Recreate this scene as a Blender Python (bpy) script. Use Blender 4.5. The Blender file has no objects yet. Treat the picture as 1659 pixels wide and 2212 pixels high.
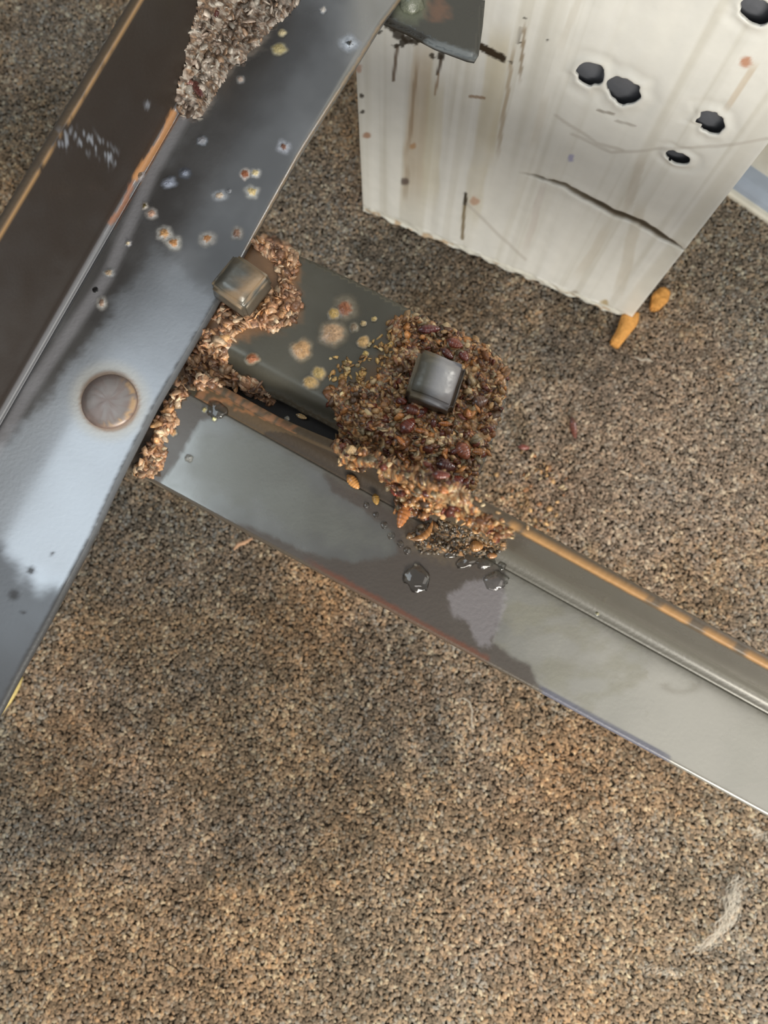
import bpy, bmesh, math, random
import numpy as np
from mathutils import Vector, Matrix, noise

# ------------------------------------------------------------------ camera
F = 1600.0                      # focal length in pixels of the 1659x2212 frame
TH = math.radians(9.33)
H = 0.385
cam_d = bpy.data.cameras.new('camera'); cam = bpy.data.objects.new('camera', cam_d)
bpy.context.scene.collection.objects.link(cam)
cam.location = (0, 0, H); cam.rotation_euler = (TH, 0, 0)
cam_d.sensor_fit = 'VERTICAL'; cam_d.sensor_height = 36; cam_d.lens = 36 * F / 2212
cam_d.clip_start = 0.005; cam_d.clip_end = 50
cam_d.dof.use_dof = True; cam_d.dof.focus_distance = 0.235; cam_d.dof.aperture_fstop = 14.0
bpy.context.scene.camera = cam

# ------------------------------------------------------------------ light
vs = bpy.context.scene.view_settings
vs.view_transform = 'Standard'; vs.look = 'None'; vs.gamma = 1; vs.use_curve_mapping = False
vs.exposure = 0.0
w = bpy.data.worlds.new('room_light'); bpy.context.scene.world = w; w.use_nodes = True
w.node_tree.nodes['Background'].inputs[0].default_value = (0.93, 0.97, 1.0, 1)
w.node_tree.nodes['Background'].inputs[1].default_value = 0.30

def area(name, loc, target, sx, sy, radiance, col):
    l = bpy.data.lights.new(name, 'AREA'); l.shape = 'RECTANGLE'; l.size = sx; l.size_y = sy
    l.energy = radiance * math.pi * sx * sy; l.color = col
    o = bpy.data.objects.new(name, l); bpy.context.scene.collection.objects.link(o)
    o.location = loc
    o.rotation_euler = (Vector(target) - Vector(loc)).to_track_quat('-Z', 'Y').to_euler()
    return o
area('window_light_left', (-0.98, 0.36, 1.75), (-0.75, 0.26, 0.18), 0.72, 0.95, 2.4, (0.78, 0.90, 1.0))
area('ceiling_lamp_light', (0.85, -0.28, 1.9), (0, 0, 0.1), 1.0, 0.8, 1.5, (1.0, 0.95, 0.86))
area('fill_light_behind', (0.18, -1.10, 0.75), (0.08, 0.05, 0.05), 0.9, 0.55, 4.2, (1.0, 0.965, 0.90))  # unseen fill, added to brighten the board and nearer carpet
area('near_fill_light', (0.16, -0.46, 0.36), (0.12, 0.1, 0.0), 0.20, 0.14, 34, (1.0, 0.95, 0.85))  # unseen source added for the floor gradient and wet glints
area('window_light_right', (0.85, 0.30, 0.55), (0.15, 0.05, 0.0), 0.4, 0.45, 7.5, (1.0, 0.97, 0.93))

# ------------------------------------------------------------------ helpers
C = bpy.context.scene.collection
cs, sn = math.cos(TH), math.sin(TH)
def ray(px, py):
    a = (px - 829.5) / F; b = (1106 - py) / F
    return Vector((a, sn + cs * b, -cs + sn * b))
def P(px, py, z):
    d = ray(px, py); t = (z - H) / d.z
    return Vector((d.x * t, d.y * t, z))
def pix(co):                     # co: (n,3) array -> (n,2) pixel
    co = np.asarray(co, float).reshape(-1, 3)
    x, y, z = co[:, 0], co[:, 1], co[:, 2] - H
    dep = sn * y - cs * z; up = cs * y + sn * z
    dep = np.maximum(dep, 1e-4)
    return np.stack([829.5 + F * x / dep, 1106 - F * up / dep], 1)
def lin(c):
    out = []
    for v in c[:3]:
        v /= 255.0
        out.append(v / 12.92 if v <= 0.04045 else ((v + 0.055) / 1.055) ** 2.4)
    return tuple(out)
def link(o, parent=None):
    C.objects.link(o)
    if parent is not None: o.parent = parent
    return o
def tag(o, label=None, cat=None, group=None, kind=None):
    if label: o['label'] = label
    if cat: o['category'] = cat
    if group: o['group'] = group
    if kind: o['kind'] = kind
    return o
def empty(name, loc, label, cat, group=None):
    o = bpy.data.objects.new(name, None); C.objects.link(o); o.location = loc
    o.empty_display_size = 0.01
    return tag(o, label, cat, group)
def meshobj(name, verts, faces, mat, parent=None, colors=None, smooth=True):
    me = bpy.data.meshes.new(name)
    verts = np.asarray(verts, float)
    if isinstance(faces, np.ndarray):
        n, k = faces.shape
        me.vertices.add(len(verts)); me.vertices.foreach_set('co', verts.astype(np.float32).ravel())
        me.loops.add(n * k); me.loops.foreach_set('vertex_index', faces.astype(np.int32).ravel())
        me.polygons.add(n); me.polygons.foreach_set('loop_start', np.arange(0, n * k, k, dtype=np.int32))
        me.update(calc_edges=True)
    else:
        me.from_pydata([tuple(v) for v in verts], [], faces); me.update()
    if smooth: me.polygons.foreach_set('use_smooth', np.ones(len(me.polygons), bool))
    if colors is not None:
        at = me.color_attributes.new('paint', 'FLOAT_COLOR', 'POINT')
        at.data.foreach_set('color', np.asarray(colors, np.float32).ravel())
    me.materials.append(mat)
    o = bpy.data.objects.new(name, me); link(o)
    if parent is not None:
        o.parent = parent
        o.matrix_parent_inverse = Matrix.Translation(-Vector(parent.location)) if parent.type == 'EMPTY' else Matrix.Identity(4)
    return o
def bmobj(name, bm, mat, parent=None, smooth=True):
    me = bpy.data.meshes.new(name); bmesh.ops.recalc_face_normals(bm, faces=bm.faces[:])
    bm.to_mesh(me); bm.free()
    if smooth: me.polygons.foreach_set('use_smooth', np.ones(len(me.polygons), bool))
    me.materials.append(mat)
    o = bpy.data.objects.new(name, me); link(o)
    if parent is not None:
        o.parent = parent
        if parent.type == 'EMPTY': o.matrix_parent_inverse = Matrix.Translation(-Vector(parent.location))
    return o
# vectorised value noise ------------------------------------------------
def vnoise(x, y, seed=0):
    x = np.asarray(x, float); y = np.asarray(y, float)
    xi = np.floor(x).astype(np.int64); yi = np.floor(y).astype(np.int64)
    fx = x - xi; fy = y - yi; fx = fx * fx * (3 - 2 * fx); fy = fy * fy * (3 - 2 * fy)
    def h(a, b):
        n = (a * 374761393 + b * 668265263 + seed * 1442695041) & 0xffffffff
        n = ((n ^ (n >> 13)) * 1274126177) & 0xffffffff
        return ((n ^ (n >> 16)) & 0xffff) / 65535.0
    return (h(xi, yi) * (1 - fx) + h(xi + 1, yi) * fx) * (1 - fy) + (h(xi, yi + 1) * (1 - fx) + h(xi + 1, yi + 1) * fx) * fy
def fbm(x, y, seed=0, oct=4):
    s = 0; a = 0.5
    for i in range(oct):
        s = s + a * vnoise(x * 2 ** i, y * 2 ** i, seed + i * 7); a *= 0.5
    return s / (1 - 0.5 ** oct)
def inpoly(x, y, poly):
    x = np.asarray(x, float); y = np.asarray(y, float)
    r = np.zeros(x.shape, bool); n = len(poly)
    for i in range(n):
        x1, y1 = poly[i]; x2, y2 = poly[(i + 1) % n]
        if y1 == y2: continue
        c = ((y1 > y) != (y2 > y)) & (x < (x2 - x1) * (y - y1) / (y2 - y1) + x1)
        r ^= c
    return r
def dpoly(x, y, pts, closed=False):           # distance to a polyline
    x = np.asarray(x, float); y = np.asarray(y, float); d = np.full(x.shape, 1e9)
    seg = list(zip(pts[:-1], pts[1:])) + ([(pts[-1], pts[0])] if closed else [])
    for (x1, y1), (x2, y2) in seg:
        dx, dy = x2 - x1, y2 - y1; L = dx * dx + dy * dy + 1e-9
        t = np.clip(((x - x1) * dx + (y - y1) * dy) / L, 0, 1)
        d = np.minimum(d, np.hypot(x - x1 - t * dx, y - y1 - t * dy))
    return d
def sdpoly(x, y, poly):                       # signed: positive inside
    d = dpoly(x, y, poly, True); return np.where(inpoly(x, y, poly), d, -d)
def ss(e0, e1, v):
    t = np.clip((v - e0) / (e1 - e0 + 1e-12), 0, 1); return t * t * (3 - 2 * t)
class Paint:                                   # layers of dirt and painted light, alpha-over
    def __init__(s, n): s.c = np.zeros((n, 4)); s.c[:, :3] = lin((120, 110, 95))
    def over(s, col, a):
        a = np.clip(a, 0, 1); col = np.array(lin(col)) if not isinstance(col, np.ndarray) else col
        A = s.c[:, 3]; na = a + A * (1 - a); k = np.where(na > 1e-6, a / np.maximum(na, 1e-6), 1)
        s.c[:, :3] = s.c[:, :3] * (1 - k)[:, None] + col * k[:, None]; s.c[:, 3] = na

# ------------------------------------------------------------------ materials
def nt(name):
    m = bpy.data.materials.new(name); m.use_nodes = True
    return m, m.node_tree.nodes, m.node_tree.links, m.node_tree.nodes['Principled BSDF']
def noise_bump(N, L, scale, dist, strength=1.0, detail=3):
    tc = N.new('ShaderNodeTexCoord'); nz = N.new('ShaderNodeTexNoise')
    nz.inputs['Scale'].default_value = scale; nz.inputs['Detail'].default_value = detail
    L.new(tc.outputs['Object'], nz.inputs['Vector'])
    b = N.new('ShaderNodeBump'); b.inputs['Distance'].default_value = dist; b.inputs['Strength'].default_value = strength
    L.new(nz.outputs['Fac'], b.inputs['Height']); return b, nz, tc
def metal_mat(name, base, rough, bump=0.00015, metallic=0.9, scale=55):
    m, N, L, pb = nt(name)
    pb.inputs['Metallic'].default_value = metallic
    b, nz, tc = noise_bump(N, L, scale, bump, 1.0, 2)
    n2 = N.new('ShaderNodeTexNoise'); n2.inputs['Scale'].default_value = 60; n2.inputs['Detail'].default_value = 5
    L.new(tc.outputs['Object'], n2.inputs['Vector'])
    mr = N.new('ShaderNodeMapRange'); mr.inputs['From Min'].default_value = .3; mr.inputs['From Max'].default_value = .7
    mr.inputs['To Min'].default_value = rough * 0.7; mr.inputs['To Max'].default_value = rough * 1.35
    L.new(n2.outputs['Fac'], mr.inputs['Value']); L.new(mr.outputs[0], pb.inputs['Roughness'])
    cr = N.new('ShaderNodeMixRGB'); cr.inputs[1].default_value = (*[c * .82 for c in base], 1); cr.inputs[2].default_value = (*[min(1, c * 1.15) for c in base], 1)
    L.new(n2.outputs['Fac'], cr.inputs[0]); L.new(cr.outputs[0], pb.inputs['Base Color'])
    L.new(b.outputs[0], pb.inputs['Normal'])
    at = N.new('ShaderNodeAttribute'); at.attribute_name = 'paint'
    pd = N.new('ShaderNodeBsdfPrincipled'); pd.inputs['Roughness'].default_value = 0.5
    L.new(at.outputs['Color'], pd.inputs['Base Color'])
    b2 = N.new('ShaderNodeBump'); b2.inputs['Distance'].default_value = 0.00012
    n3 = N.new('ShaderNodeTexNoise'); n3.inputs['Scale'].default_value = 900; n3.inputs['Detail'].default_value = 3
    L.new(tc.outputs['Object'], n3.inputs['Vector']); L.new(n3.outputs['Fac'], b2.inputs['Height']); L.new(b2.outputs[0], pd.inputs['Normal'])
    mx = N.new('ShaderNodeMixShader'); L.new(at.outputs['Alpha'], mx.inputs[0])
    L.new(pb.outputs[0], mx.inputs[1]); L.new(pd.outputs[0], mx.inputs[2])
    L.new(mx.outputs[0], N['Material Output'].inputs['Surface'])
    return m
M_rail = metal_mat('black_enamelled_steel', (0.34, 0.345, 0.35), 0.19, 0.0001, 0.9, 22)
M_cross = metal_mat('grey_enamelled_steel', (0.35, 0.345, 0.32), 0.24, 0.0001, 0.9, 22)
M_plate = metal_mat('dark_enamelled_steel', (0.20, 0.19, 0.16), 0.34, .0001, .9, 30)
M_nut = metal_mat('worn_steel', (0.34, 0.335, 0.31), 0.38, 0.0003, 0.85, 300)
M_rivet = metal_mat('rivet_steel', (0.42, 0.37, 0.345), 0.42, 0.0001, 0.85, 200)

def attr_mat(name, rough=0.4, bump_s=600, bump_d=0.0002, spec=0.5, coat=0.0, sub=0.0, alpha=False):
    m, N, L, pb = nt(name)
    at = N.new('ShaderNodeAttribute'); at.attribute_name = 'paint'
    b, nz, tc = noise_bump(N, L, bump_s, bump_d)
    mul = N.new('ShaderNodeMixRGB'); mul.blend_type = 'MULTIPLY'; mul.inputs[0].default_value = 0.5
    mr = N.new('ShaderNodeMapRange'); mr.inputs['From Min'].default_value = .3; mr.inputs['From Max'].default_value = .7
    mr.inputs['To Min'].default_value = .45; mr.inputs['To Max'].default_value = 1.25
    L.new(nz.outputs['Fac'], mr.inputs['Value'])
    L.new(at.outputs['Color'], mul.inputs[1]); L.new(mr.outputs[0], mul.inputs[2])
    L.new(mul.outputs[0], pb.inputs['Base Color']); L.new(b.outputs[0], pb.inputs['Normal'])
    pb.inputs['Roughness'].default_value = rough; pb.inputs['Specular IOR Level'].default_value = spec
    pb.inputs['Coat Weight'].default_value = coat; pb.inputs['Coat Roughness'].default_value = .08
    if sub: pb.inputs['Subsurface Weight'].default_value = sub; pb.inputs['Subsurface Radius'].default_value = (.001, .0005, .0003); pb.inputs['Subsurface Scale'].default_value = 1
    if alpha: L.new(at.outputs['Alpha'], pb.inputs['Alpha'])
    return m
M_debris = attr_mat('insect_debris', 0.38, 1500, 0.0002, 0.6, 0.25)
M_shell = attr_mat('insect_shell', 0.25, 900, 0.00008, 0.6, 0.5)
M_spot = attr_mat('residue_film', 0.32, 900, 0.0002, 0.5, 0.3, alpha=True)
M_pile = attr_mat('carpet_fibre', 0.85, 3000, 0.0001, 0.25)
M_board = attr_mat('white_paint', 0.32, 130, 0.00025, 0.45)
# the board wants very little colour mottling
for n in M_board.node_tree.nodes:
    if n.type == 'MIX_RGB': n.inputs[0].default_value = 0.07
def plain(name, col, rough=0.6, bump=None, metallic=0):
    m, N, L, pb = nt(name); pb.inputs['Roughness'].default_value = rough; pb.inputs['Metallic'].default_value = metallic
    b, nz, tc = noise_bump(N, L, (bump or (300, .0003))[0], (bump or (300, .0003))[1])
    mx = N.new('ShaderNodeMixRGB'); c = lin(col)
    mx.inputs[1].default_value = (*[v * .7 for v in c], 1); mx.inputs[2].default_value = (*[min(1, v * 1.25) for v in c], 1)
    L.new(nz.outputs['Fac'], mx.inputs[0]); L.new(mx.outputs[0], pb.inputs['Base Color']); L.new(b.outputs[0], pb.inputs['Normal'])
    return m
M_backing = plain('carpet_backing', (70, 58, 45), 0.95, (1200, .0006))
M_base = plain('cream_trim_paint', (226, 221, 206), 0.4, (60, .0002))
M_shoe = plain('grey_shoe_moulding', (165, 175, 190), 0.45, (60, .0002))
M_wall = plain('wall_paint', (222, 219, 208), 0.8, (200, .0003))
M_inner = plain('grey_metal_lining', (112, 114, 120), 0.45, (120, .0006))
M_foam = plain('orange_foam', (222, 160, 84), 0.8, (500, .001))
M_wood = plain('raw_wood_edge', (150, 112, 72), 0.8, (400, .001))
M_straw = plain('yellow_straw', (214, 190, 120), 0.6, (800, .0004))
M_drop, N, L, pb = nt('clear_droplet')
pb.inputs['Base Color'].default_value = (.82, .80, .74, 1); pb.inputs['Roughness'].default_value = .03; pb.inputs['Transmission Weight'].default_value = 1.0; pb.inputs['Coat Weight'].default_value = 1.0; pb.inputs['IOR'].default_value = 1.4
M_lint, N, L, pb = nt('pale_lint')
pb.inputs['Base Color'].default_value = (*lin((205, 196, 180)), 1); pb.inputs['Roughness'].default_value = .9; pb.inputs['Alpha'].default_value = .35

# ------------------------------------------------------------------ setting: floor
X0, X1, Y0, Y1 = -0.36, 0.40, -0.34, 0.42
def carpet_h(x, y): return 0.0012 * fbm(x * 45, y * 45, 3, 3)
nx, ny = 190, 190
gx, gy = np.meshgrid(np.linspace(X0, X1, nx), np.linspace(Y0, Y1, ny))
v = np.stack([gx.ravel(), gy.ravel(), carpet_h(gx, gy).ravel() - 0.0022], 1)
i = np.arange((nx - 1) * (ny - 1)); r = i // (nx - 1); c = i % (nx - 1); a = r * nx + c
floor = meshobj('floor', v, np.stack([a, a + 1, a + nx + 1, a + nx], 1), M_backing)
floor['kind'] = 'structure'; floor['label'] = 'speckled brown and tan low pile carpet'

rng = np.random.default_rng(11)
# pile: one small leaning tuft per stitch, joined
def tufts():
    sp = 0.00128
    xs = np.arange(X0 + .02, X1 - .02, sp); ys = np.arange(Y0 + .02, Y1 - .02, sp)
    gx, gy = np.meshgrid(xs, ys); x = gx.ravel(); y = gy.ravel()
    x = x + rng.uniform(-.75, .75, x.size) * sp; y = y + rng.uniform(-.75, .75, y.size) * sp
    pp = pix(np.stack([x, y, 0 * x], 1))
    k = (pp[:, 0] > -170) & (pp[:, 0] < 1830) & (pp[:, 1] > -170) & (pp[:, 1] < 2380)
    # no tufts inside the baseboard's footprint
    x, y, pp = x[k], y[k], pp[k]; n = x.size
    oc = np.array([[1, 0, 0], [0, 1, 0], [-1, 0, 0], [0, -1, 0], [0, 0, 1.]])
    ang = rng.uniform(0, 6.28, n); s = sp * rng.uniform(.45, .95, n); el = rng.uniform(1.0, 1.9, n)
    z = carpet_h(x, y) + rng.uniform(-.0005, .0005, n)
    lx = rng.normal(0, .0006, n); ly = rng.normal(0, .0006, n); hh = rng.uniform(.0008, .0016, n)
    V = np.zeros((n, 5, 3))
    for q in range(5):
        ox = oc[q, 0] * s * el; oy = oc[q, 1] * s
        V[:, q, 0] = x + ox * np.cos(ang) - oy * np.sin(ang) + (lx if q == 4 else 0)
        V[:, q, 1] = y + ox * np.sin(ang) + oy * np.cos(ang) + (ly if q == 4 else 0)
        V[:, q, 2] = z - .0012 + (hh if q == 4 else 0) + rng.uniform(-.0002, .0002, n)
    f = np.array([[0, 1, 4], [1, 2, 4], [2, 3, 4], [3, 0, 4]])
    Fc = (np.arange(n)[:, None, None] * 5 + f[None]).reshape(-1, 3)
    # fibre colours: dark umber, brown, tan, ochre, grey-beige, some orange
    pal = np.array([lin(c) for c in [(96, 82, 66), (126, 106, 84), (148, 124, 100), (172, 144, 114), (190, 162, 128), (164, 154, 138), (190, 152, 112), (112, 106, 92), (214, 194, 160)]])
    warm = ss(.35, .7, fbm(x * 14, y * 14, 5)); grey = ss(.4, .65, fbm(x * 20 + 9, y * 20, 21))
    dark = ss(.45, .7, fbm(x * 42, y * 42, 33))
    t = np.clip((fbm(x * 420, y * 420, 8, 2) - .5) * .75 + .5 + rng.normal(0, .15, n) - .5 + .5 - .12 * dark, 0, .999)
    pr = np.array([.05, .15, .2, .2, .12, .12, .07, .06, .03])
    # pick by brightness-ordered random so neighbours loosely match
    order = [0, 7, 1, 2, 5, 3, 6, 4, 8]; cum = np.cumsum(pr[order]); u = np.clip((t - .22) / .56, 0, .999)
    idx = np.array(order)[np.searchsorted(cum / cum[-1], u).clip(0, 8)]
    col = pal[idx] * rng.uniform(.78, 1.25, n)[:, None]
    col = (col * .66 + col.mean(0) * .34) * 1.22
    col *= 1 + (warm[:, None] - .5) * np.array([.10, 0, -.10]) - (grey[:, None] - .5) * np.array([.08, .0, -.12])
    # soft shade painted as greenish dark blotches, plus rusty dusting, ragged outlines
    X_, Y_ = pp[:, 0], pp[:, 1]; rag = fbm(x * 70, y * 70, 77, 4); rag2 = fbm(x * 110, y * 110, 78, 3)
    floor_shade = np.zeros(n)
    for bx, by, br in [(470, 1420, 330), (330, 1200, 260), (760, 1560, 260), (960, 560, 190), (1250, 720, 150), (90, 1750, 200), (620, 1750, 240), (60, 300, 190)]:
        floor_shade = np.maximum(floor_shade, 1 - ss(.45, 1.1, np.hypot(X_ - bx, Y_ - by) / br + 1.3 * (rag - .5)))
    rusty = np.zeros(n)
    for bx, by, br in [(720, 1310, 190), (1330, 1640, 260), (1000, 1450, 170), (1150, 1080, 150), (180, 1600, 190)]:
        rusty = np.maximum(rusty, 1 - ss(.3, 1.1, np.hypot(X_ - bx, Y_ - by) / br + 1.5 * (rag2 - .5)))
    pale_grey = 1 - ss(.4, 1.1, np.hypot(X_ - 1420, Y_ - 950) / 420 + 1.0 * (rag2 - .5))  # paler, greyer carpet on the right side
    col *= (1 - .34 * floor_shade[:, None] * np.array([1.05, .98, .92]))
    col *= 1 + rusty[:, None] * np.array([.05, -.03, -.10]); col = col * (1 - .35 * pale_grey[:, None]) + .35 * pale_grey[:, None] * (col.mean(1)[:, None] * np.array([1.16, .98, .84]) * 1.12)
    col = np.clip(col * np.array([.86, .90, .96]), 0, 1)
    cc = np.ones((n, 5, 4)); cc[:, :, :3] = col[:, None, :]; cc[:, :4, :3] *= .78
    return V.reshape(-1, 3), Fc, cc.reshape(-1, 4)
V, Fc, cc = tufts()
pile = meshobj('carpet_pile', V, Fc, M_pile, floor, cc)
pile['kind'] = 'stuff'

# baseboard and wall, top right corner of the photograph
b0, b1 = P(1560, 402, 0), P(1659, 470, 0)
bd = (b1 - b0).normalized(); bn = Vector((-bd.y, bd.x, 0))          # away from the room
if bn.y < 0: bn = -bn
def prism(profile, p0, p1, name, mat, parent=None, kind='structure'):
    bm = bmesh.new(); R = []
    for p in (p0, p1):
        R.append([bm.verts.new(p + bn * a + Vector((0, 0, b))) for a, b in profile])
    n = len(profile)
    for q in range(n): bm.faces.new([R[0][q], R[0][(q + 1) % n], R[1][(q + 1) % n], R[1][q]])
    bm.faces.new(R[0][::-1]); bm.faces.new(R[1])
    o = bmobj(name, bm, mat, parent, False)
    if kind: o['kind'] = kind
    return o
e0, e1 = b0 - bd * .16, b1 + bd * .12
prism([(-.0035, 0), (-.0035, .002), (-.0025, .003), (0, .003), (0, 0)], e0, e1, 'trim_2', M_base)
q = [(0, 0), (0, .003)] + [(.007 - .007 * math.cos(t), .003 + .006 * math.sin(t)) for t in np.linspace(.2, 1.57, 6)] + [(.013, .009), (.013, 0)]
prism(q, e0, e1, 'trim_1', M_shoe)
prism([(.013, 0), (.013, .080), (.016, .088), (.022, .092), (.027, .092), (.027, 0)], e0, e1, 'baseboard_right', M_base)
prism([(.027, 0), (.027, .50), (.040, .50), (.040, 0)], e0, e1, 'wall_right', M_wall)

# ------------------------------------------------------------------ white board
A0, B0 = P(785, 457, 0), P(1358, 694, 0)
bu = (B0 - A0).normalized(); BW = (B0 - A0).length
bnm = Vector((bu.y, -bu.x, 0))                                     # towards the room
if bnm.y > 0: bnm = -bnm
BT, BHt = 0.020, 0.315
board = empty('drilled_board', A0 + bu * BW / 2 - bnm * BT / 2, 'upright white painted board with drilled holes, brown drips and a dark crack', 'board')
def toboard(px, py):
    d = ray(px, py); o = Vector((0, 0, H)); t = (A0 - o).dot(bnm) / d.dot(bnm); return o + d * t
du = 0.0007; nu = int(BW / du); nv = int(BHt / du)
us = np.linspace(0, BW, nu + 1); vsx = np.linspace(0.0002, BHt, nv + 1)
U, Vv = np.meshgrid(us, vsx); U = U.ravel(); Vv = Vv.ravel()
base = np.outer(U, np.array(bu)) + np.outer(Vv, [0, 0, 1]) + np.array(A0)
pp = pix(base); px, py = pp[:, 0], pp[:, 1]
holes = [(1275, 161, 33, 26, 28), (1347, 198, 40, 29, 25), (1533, 265, 33, 24, 30), (1463, 341, 30, 13, 22), (1634, 26, 37, 28, 20)]
disp = np.zeros(len(U)); inside = np.full(len(U), -1)
crack = [(1120, 372), (1165, 384), (1220, 402), (1275, 434), (1330, 462), (1380, 480), (1430, 512), (1478, 540)]
dc = dpoly(px, py, crack); wcr = 3.0 + 4.5 * ss(1140, 1290, px) * (1 - ss(1400, 1480, px)) + 3 * (vnoise(px / 13, py / 13, 4) - .5)
disp -= .0011 * (1 - ss(wcr * .5, wcr * 1.3, dc)) * ss(1115, 1180, px)
disp += .0002 * np.exp(-((dc - 12) / 7) ** 2) * ss(1115, 1200, px) * ss(.35, .8, vnoise(px / 40, 0 * px, 2))
disp += .0007 * (fbm(U * 50, Vv * 14, 9) - .5) + .00012 * np.sin(U * 420 + 2 * fbm(U * 20, Vv * 8, 3))
for hx, hy, ha, hb, ang in holes:
    t = math.radians(ang); dx, dy = px - hx, py - hy
    e = np.hypot((dx * math.cos(t) + dy * math.sin(t)) / ha, (-dx * math.sin(t) + dy * math.cos(t)) / hb)
    th = np.arctan2(dy, dx); jag = 1 + .09 * (vnoise(th * 3 + hx, th * 0, 6) - .5) * 2
    if (hx, hy) == (1533, 265): jag = jag - .45 * np.exp(-((th - 2.95) / .28) ** 2) - .3 * np.exp(-((th + 2.6) / .3) ** 2)
    e = e / jag
    disp += .00028 * np.exp(-((e - 1.15) / .16) ** 2) - .00035 * np.exp(-((e - 1.75) / .4) ** 2)
    ins = e < 1; inside[ins] = 1
    # snap the inner ring to the rim
    k = (e < 1) & (e > .55)
    g = 1 / np.maximum(e[k], 1e-3); idx = np.where(k)[0]
    near = e[k] > .74
    for j, gg in zip(idx[near], g[near]):
        q = toboard(hx + dx[j] * gg, hy + dy[j] * gg); base[j] = (q.x, q.y, q.z); px[j] = hx + dx[j] * gg; py[j] = hy + dy[j] * gg
    inside[idx[near]] = 0
pos = base + np.outer(disp, np.array(bnm))
# chewed lower edge
low = Vv < .0045
pos[:, 2] += np.where(low, (.0045 - Vv) / .0045 * .0045 * (fbm(U * 160, U * 0, 14, 3) - .2) * 1.1, 0)
pos += np.outer(np.where(Vv < .007, .0022 * (fbm(U * 200, Vv * 300, 17) - .45), 0), np.array(bnm))
# left corner rounding
pt = Paint(len(U)); pt.c[:, :3] = lin((236, 235, 228)); pt.c[:, 3] = 1
U_mm = U * 1000
grain = fbm(U * 260, Vv * 5, 41, 3)
pt.over((206, 202, 188), .55 * ss(.45, .75, grain))
pt.over((236, 236, 232), .5 * ss(.5, .8, fbm(U * 90, Vv * 6, 47, 3)))
wob = 6 * (fbm(Vv * 60, U * 0, 51, 2) - .5)
def vline(x1, y1, x2, y2): return dpoly(px + wob, py, [(x1, y1), (x2, y2)])
def streak(x1, y1, x2, y2, wd, col, al, top=30, soft=.35):
    d = vline(x1, y1, x2, y2); L_ = math.hypot(x2 - x1, y2 - y1); tt = ((px - x1) * (x2 - x1) + (py - y1) * (y2 - y1)) / L_ ** 2
    wd = max(wd, 2.5); fade = ss(-.02, .22, tt) * (1 - ss(.72, 1.02, tt)); d = np.where((tt < 0) | (tt > 1), 99, d)
    pt.over(col, fade * al * (1 - ss(wd * (1 - soft), wd, d)) * (.7 + .5 * fbm(U * 300, Vv * 30, 5, 3)))
streak(918, 60, 884, 470, 27, (190, 168, 134), .55)
streak(903, 120, 880, 350, 5, (150, 122, 90), .55)
streak(880, 350, 875, 440, 6, (150, 130, 100), .35)
streak(945, 150, 925, 470, 22, (208, 198, 168), .5)
streak(1085, 40, 1040, 380, 28, (206, 194, 160), .55)
streak(1112, 80, 1072, 360, 5, (170, 148, 114), .7)
streak(1040, 330, 1010, 500, 24, (212, 203, 176), .4)
streak(1180, 380, 1130, 560, 9, (206, 196, 188), .4)
streak(1135, 40, 1120, 190, 4, (140, 116, 82), .7)
streak(1390, 330, 1350, 470, 12, (204, 196, 182), .5)
streak(1390, 420, 1330, 660, 15, (206, 198, 180), .5)
streak(1320, 480, 1240, 610, 12, (208, 200, 184), .45)
streak(1640, 130, 1560, 250, 9, (196, 170, 132), .45)
streak(1180, 200, 1150, 330, 10, (214, 208, 194), .5)
streak(1275, -60, 1200, 130, 10, (214, 209, 196), .5)
for x1, y1, x2, y2, wd, c_, al in [(857, 100, 851, 172, 4, (96, 72, 48), .85), (952, 122, 945, 160, 4, (72, 54, 38), .9), (947, 160, 940, 205, 2.5, (150, 120, 90), .8),
    (1004, 420, 1000, 515, 4, (120, 100, 60), .85), (1004, 418, 1003, 440, 4, (50, 44, 34), .9), (1125, 60, 1117, 95, 2.5, (80, 64, 50), .6),
    (1015, 208, 1045, 212, 3.5, (150, 118, 88), .8), (1290, 240, 1325, 248, 3, (140, 130, 118), .7), (1330, 262, 1370, 272, 3, (165, 158, 148), .6)]:
    pt.over(c_, al * (1 - ss(wd * .6, wd * 1.2, vline(x1, y1, x2, y2))))
d = dpoly(px, py, [(1035, 101), (1085, 126)]); pt.over((58, 48, 36), 1 - ss(7, 10, d + 4 * (vnoise(px / 5, py / 5, 3) - .5)))
for x_, y_, r_ in [(862, 72, 15), (880, 84, 13), (894, 90, 9), (848, 60, 9), (1133, 40, 4), (1103, 133, 4), (784, 205, 5), (780, 242, 5), (953, 122, 9), (934, 122, 5), (872, 92, 9), (905, 84, 7), (855, 100, 6), (1050, 268, 3), (1184, 86, 3), (1125, 92, 5), (797, 452, 5), (800, 60, 5), (821, 70, 6), (835, 52, 7)]:
    pt.over((50, 44, 36), .92 * (1 - ss(r_ * .7, r_ * 1.1, np.hypot(px - x_, py - y_) + 8 * (vnoise(px / 6, py / 6, 9) - .5))))
for x_, y_, r_, c_ in [(893, 316, 8, (188, 148, 108)), (1026, 433, 10, (200, 164, 138)), (1612, 133, 14, (192, 130, 94)), (876, 392, 9, (90, 74, 70)), (1233, 342, 8, (170, 170, 205)), (775, 148, 9, (200, 165, 145)), (793, 293, 8, (176, 130, 100)), (1240, 640, 13, (160, 146, 130)), (1306, 656, 10, (186, 164, 118))]:
    pt.over(c_, .85 * (1 - ss(r_ * .5, r_ * 1.2, np.hypot(px - x_, py - y_) + 6 * (vnoise(px / 7, py / 7, 12) - .5))))
pt.over((100, 90, 74), .95 * (1 - ss(wcr * .55, wcr * 1.25, dc)) * ss(1110, 1180, px))
pt.over((70, 62, 50), .9 * (1 - ss(wcr * .2, wcr * .7, dc)) * ss(1230, 1290, px))
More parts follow.
